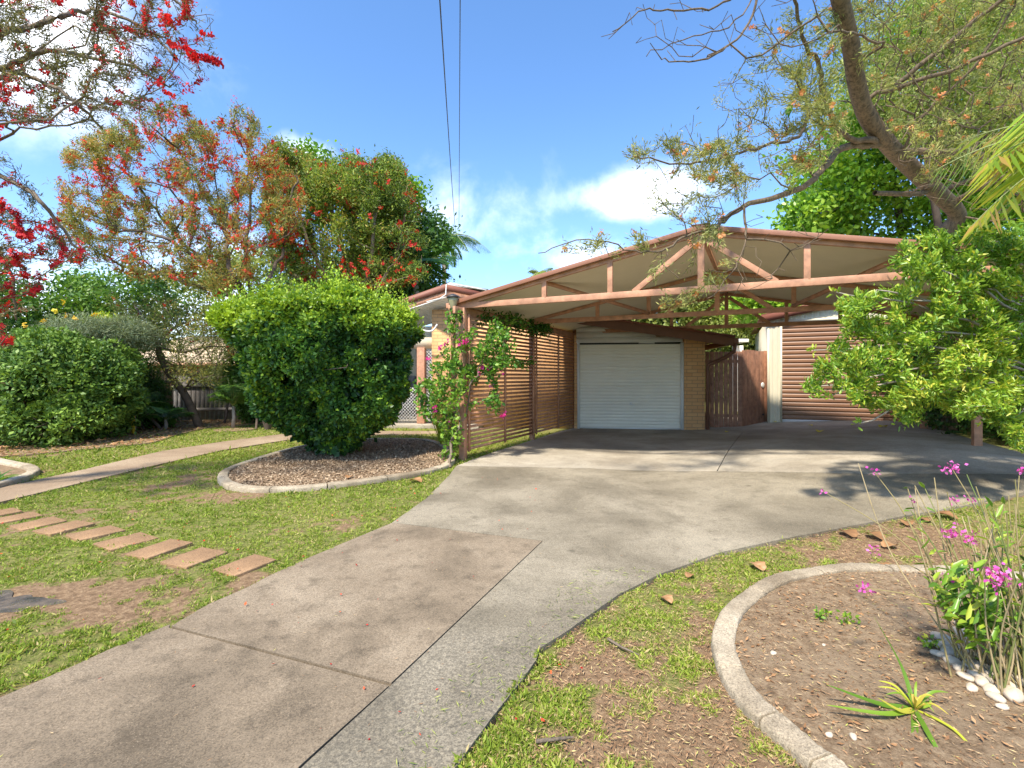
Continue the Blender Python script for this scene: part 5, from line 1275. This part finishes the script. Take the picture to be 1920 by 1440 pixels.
peb = [(1802, 1182, 1), (1795, 1197, 1.2), (1818, 1196, 1.1), (1765, 1207, 1.2), (1812, 1212, 1), (1770, 1222, 1), (1790, 1225, 1), (1762, 1238, .9), (1780, 1236, 1.2), (1800, 1232, 1.1), (1785, 1252, 1.1), (1812, 1250, 1.1), (1827, 1264, 1.4), (1800, 1266, .9), (1845, 1266, 1.2), (1833, 1280, 1.2), (1812, 1282, .9), (1855, 1277, 1), (1845, 1292, 1.1), (1822, 1302, .8), (1862, 1306, 1), (1868, 1322, 1), (1900, 1318, 1.5), (1915, 1290, 1.1), (1890, 1296, .9), (1450, 1235, .5), (1760, 1222, .7), (1741, 1215, .6), (1880, 1339, .7), (1555, 1391, .5), (1600, 1395, .6), (1545, 1219, .35)]
pd = ['topmost of the row', 'long, just under the topmost', 'right beside the second', 'brownish, left end of the upper rank', 'under the orchid leaves', 'small, below the brownish one', 'small flat, mid upper rank', 'leftmost of the middle', 'slim tilted, upper middle', 'right side of the upper middle', 'round, middle of the row', 'right of the round middle one', 'largest in the middle cluster', 'small, left of the middle cluster', 'right of the largest middle one', 'flat, under the largest middle one', 'small white, left below the cluster', 'right end of the middle cluster', 'below the cluster, leaning on its neighbour', 'small, off the lower left of the cluster', 'lower part of the row', 'lower part, nearer the viewer', 'largest of all, at the lower right', 'at the right edge beside the canes', 'between the canes and the largest', 'tiny, alone on the soil near the kerb', 'tiny, left of the upper rank', 'tiny, farthest left of the upper rank', 'small, nearest the viewer in the row', 'small, alone by the lower kerb', 'small, alone on soil left of the strap plant', 'tiny, alone on the soil in mid bed']
for (px, py, s), dtx in zip(peb, pd):
    c_ = U(px, py); c_[2] += .022+.008*s; pebble(c_, .028*s, (random.uniform(1.1, 1.5), random.uniform(.75, 1), random.uniform(.5, .7)), random.random()*3, 'white river pebble, '+dtx)

# strap-leaf plant in the bed
sr = U(1715, 1340)+[0, 0, .02]; st = empty('strap_plant', sr, 'ragged strap leaved plant with yellowing blades on the soil bed', 'plant')
def blade(pts, wd, tone, name='leaf'):
    ln = smooth_line([sr]+[np.array(q) for q in pts], 7); n = len(ln); d = np.gradient(ln, axis=0); sdv = np.cross(d, [0, -.3, 1.]); sdv /= np.linalg.norm(sdv, axis=1)[:, None]+1e-9
    rows = []; tn = []
    for i in range(n):
        t = i/(n-1); w2 = wd*(1-t**2.5)*(.55+.45*min(1, t*4))+.001; rows += [ln[i]-sdv[i]*w2/2+[0, 0, w2*.22], ln[i], ln[i]+sdv[i]*w2/2+[0, 0, w2*.22]]; tn += [min(1, tone+(.5 if t > .93 else 0))]*3
    g = G(); g.add(rows, [(3*i+j, 3*i+j+1, 3*i+j+4, 3*i+j+3) for i in range(n-1) for j in range(2)], tn); return g.build(name, M['strap'], st, smooth=True)
def PP(px, py, Yd): return P(px, py, Yd)
blade([PP(1690, 1250, 1.92), PP(1638, 1155, 1.95)], .016, .15)
blade([PP(1650, 1322, 1.85), PP(1550, 1284, 1.85)], .026, .12)
blade([PP(1660, 1340, 1.78), PP(1550, 1322, 1.80)], .022, .35)
blade([PP(1690, 1335, 1.8), PP(1645, 1308, 1.8)], .022, .85)
blade([PP(1742, 1320, 1.85), PP(1738, 1305, 1.85)], .02, .5)
blade([PP(1765, 1335, 1.88), PP(1800, 1332, 1.88)], .010, .45)
blade([PP(1780, 1358, 1.8), PP(1830, 1355, 1.8)], .010, .3)
blade([PP(1790, 1370, 1.72), PP(1850, 1440, 1.60)], .014, .8)
blade([PP(1715, 1375, 1.72), PP(1708, 1400, 1.70)], .022, .2)
blade([PP(1745, 1385, 1.68), PP(1775, 1435, 1.62)], .020, .2)
blade([PP(1700, 1395, 1.68), PP(1675, 1397, 1.7)], .014, .85)
blade([PP(1755, 1420, 1.62), PP(1760, 1440, 1.6)], .008, .95)
blade([PP(1728, 1318, 1.84), PP(1722, 1308, 1.85)], .02, .95)
for k in range(12):
    a = k*2.4; L_ = random.uniform(.05, .13); e_2 = sr+[math.cos(a)*L_, math.sin(a)*L_*.8, random.uniform(.015, .07)]
    blade([(sr+e_2)/2+[0, 0, .03], e_2], random.uniform(.007, .015), random.choice([.95, .9, .5, .3, .8]))
# small seedling weeds in the bed
for (px, py, lab) in [(1540, 1162, 'small low weed in the soil bed, the left one'), (1588, 1170, 'upright green weed in the middle of the soil bed'), (1745, 1217, 'tiny weed at the upper end of the pebble row')]:
    r_ = U(px, py, .02); g = G(); n = 40; g.tube([r_, r_+[0, 0, .03]], .004, 6, tone=.3, cap=False); g.leaves(r_+np.c_[R.normal(size=(n, 2))*.022, R.random(n)*.05], rdir(n)+[0, 0, .3], rdir(n), .026, .014, R.random(n)*.8+.1); tag(g.build('weed', M['lime']), lab, 'weed', 'weeds in the soil bed')
# stick on the verge
for (pts, lab) in [([(1140, 1198), (1165, 1213), (1198, 1228)], 'dry bent stick on the grass right of the driveway'), ([(1005, 1390), (1050, 1385), (1075, 1382)], 'short dry twig low on the right verge')]:
    g = G().tube([U(*q, .02) for q in pts], [.007, .006, .003], 6, cap=False); tag(g.build('stick', M['bark'], smooth=True), lab, 'stick')

# ------------------------------------------------------------------ fences
def fence(name, a, b, label, h, mat, cap=True):
    a = np.array([*a, 0.]); b = np.array([*b, 0.]); L = np.linalg.norm(b-a); t = empty(name, a, label, 'fence'); e = (b-a)/L; nr2 = np.array([e[1], -e[0], 0])
    g = palings(a, b, .02, .02, h, int(L/.12), .008); g.build('palings', M[mat], t)
    for z_ in (h*.25, h*.78): G().beam(a+nr2*.03+[0, 0, z_], b+nr2*.03+[0, 0, z_], .04, .09).build('rail', M[mat], t)
    for k in range(int(L/2.4)+1): q = a+e*min(k*2.4, L)+nr2*.07; G().beam(q, q+[0, 0, h], .10, .10, up=tuple(e)).build('post', M[mat], t)
M['greywood'] = paint('weathered_grey_wood', (.21, .19, .175), .9, .35, 8)
M['brownwood'] = paint('weathered_brown_wood', (.20, .13, .08), .9, .35, 8)
fence('fence', (-10.2, 13.9), (-2.6, 15.0), 'weathered grey paling fence at the back of the left lawn', 1.30, 'greywood')
fence('fence', (-9.75, 5.0), (-9.75, 13.8), 'brown paling fence running along the left side beside the hedge bush', 1.45, 'brownwood')
fence('fence', (9.4, 3.0), (11.5, 12.0), 'timber boundary fence hidden in shrubs at the far right', 1.8, 'brownwood')
# shaded garden strip of leaf mulch along the fence
stripp = [(-9.9, 6.5), (-7.9, 7.8), (-6.9, 9.2), (-7.4, 10.7), (-7.6, 12.0), (-6.6, 12.9), (-2.7, 13.9), (-2.7, 14.9), (-10.1, 13.8)]
tag(sheet('garden_soil', stripp, M['soil'], .02, .4, .05), kind='structure')
ls = lambda X, Y: inpoly(X, Y, np.array(stripp))
litter('leaf_litter', 5000, (-10, -2.6, 6.5, 15), .07, M['dryleaf'], 'brown leaf litter in the garden strip along the left fence', ls, .025, .2, .5)
# ring of mulch around the young palm
r0 = U(440, 806); tag(sheet('mulch_ring', [(r0[0]+math.cos(a)*.45, r0[1]+math.sin(a)*.4) for a in np.linspace(0, 6.28, 15)[:-1]], M['soil'], .014, .2, .03), kind='structure')
# yellow marker stake, left
q = U(250, 815); tag(G().beam(q, q+[0, 0, .42], .05, .05).tube([q+[0, 0, .42], q+[0, 0, .46]], .04, 8).build('garden_stake', M['yellow'], bevel=.005), 'short yellow stake standing by the dark spiky palm', 'stake')

# ------------------------------------------------------------------ neighbour's house beyond the left fence
m, nt, out = new_mat('cream_roof_tiles'); v = objc(nt)
wv = N(nt, 'ShaderNodeTexWave', bands_direction='X'); wv.inputs['Scale'].default_value = 3; nt.links.new(v, wv.inputs['Vector'])
col = mixc(nt, math_(nt, 'MULTIPLY', wv.outputs['Fac'], .2), (.56, .42, .28), (.38, .27, .17)); col = mixc(nt, math_(nt, 'MULTIPLY', noise(nt, v, 3, 6), .4), col, (.46, .36, .26))
princ(nt, out, col, .8); M['tile'] = m
nh = empty('neighbour_house', (-14, 23, 0), 'neighbouring house with pale tiled roof beyond the left fence', 'house')
G().box((-19.5, 21.5, 0), (-9.2, 28, 1.75)).build('wall', M['brick'], nh)
e = np.array
g = G(); xs0, xs1, y0_, y1_ = -20.2, -8.8, 20.8, 28.7; zr = 3.35; ze = 1.85
g.add([(xs0, y0_, ze), (xs1, y0_, ze), (xs1-3.6, 24.7, zr), (xs0+3.6, 24.7, zr), (xs1, y1_, ze), (xs0, y1_, ze)], [(0, 1, 2, 3), (1, 4, 2, 2), (4, 5, 3, 2), (5, 0, 3, 3)][:1])
g.add([(xs1, y0_, ze), (xs1, y1_, ze), (xs1-3.6, 24.7001, zr), (xs1-3.6, 24.7, zr)], [(0, 1, 2, 3)]); g.add([(xs0, y0_, ze), (xs0+3.6, 24.7, zr), (xs0+3.6, 24.7001, zr), (xs0, y1_, ze)], [(0, 1, 2, 3)])
g.add([(xs1, y1_, ze), (xs0, y1_, ze), (xs0+3.6, 24.71, zr), (xs1-3.6, 24.71, zr)], [(0, 1, 2, 3)])
nr_o = g.build('roof', M['tile'], nh)
G().beam((xs0, y0_-.05, ze-.05), (xs1, y0_-.05, ze-.05), .1, .16).build('gutter', M['timber'], nr_o)
G().box((-13.5, 21.4, .8), (-12.0, 21.48, 1.6)).build('window', M['black'], nh)
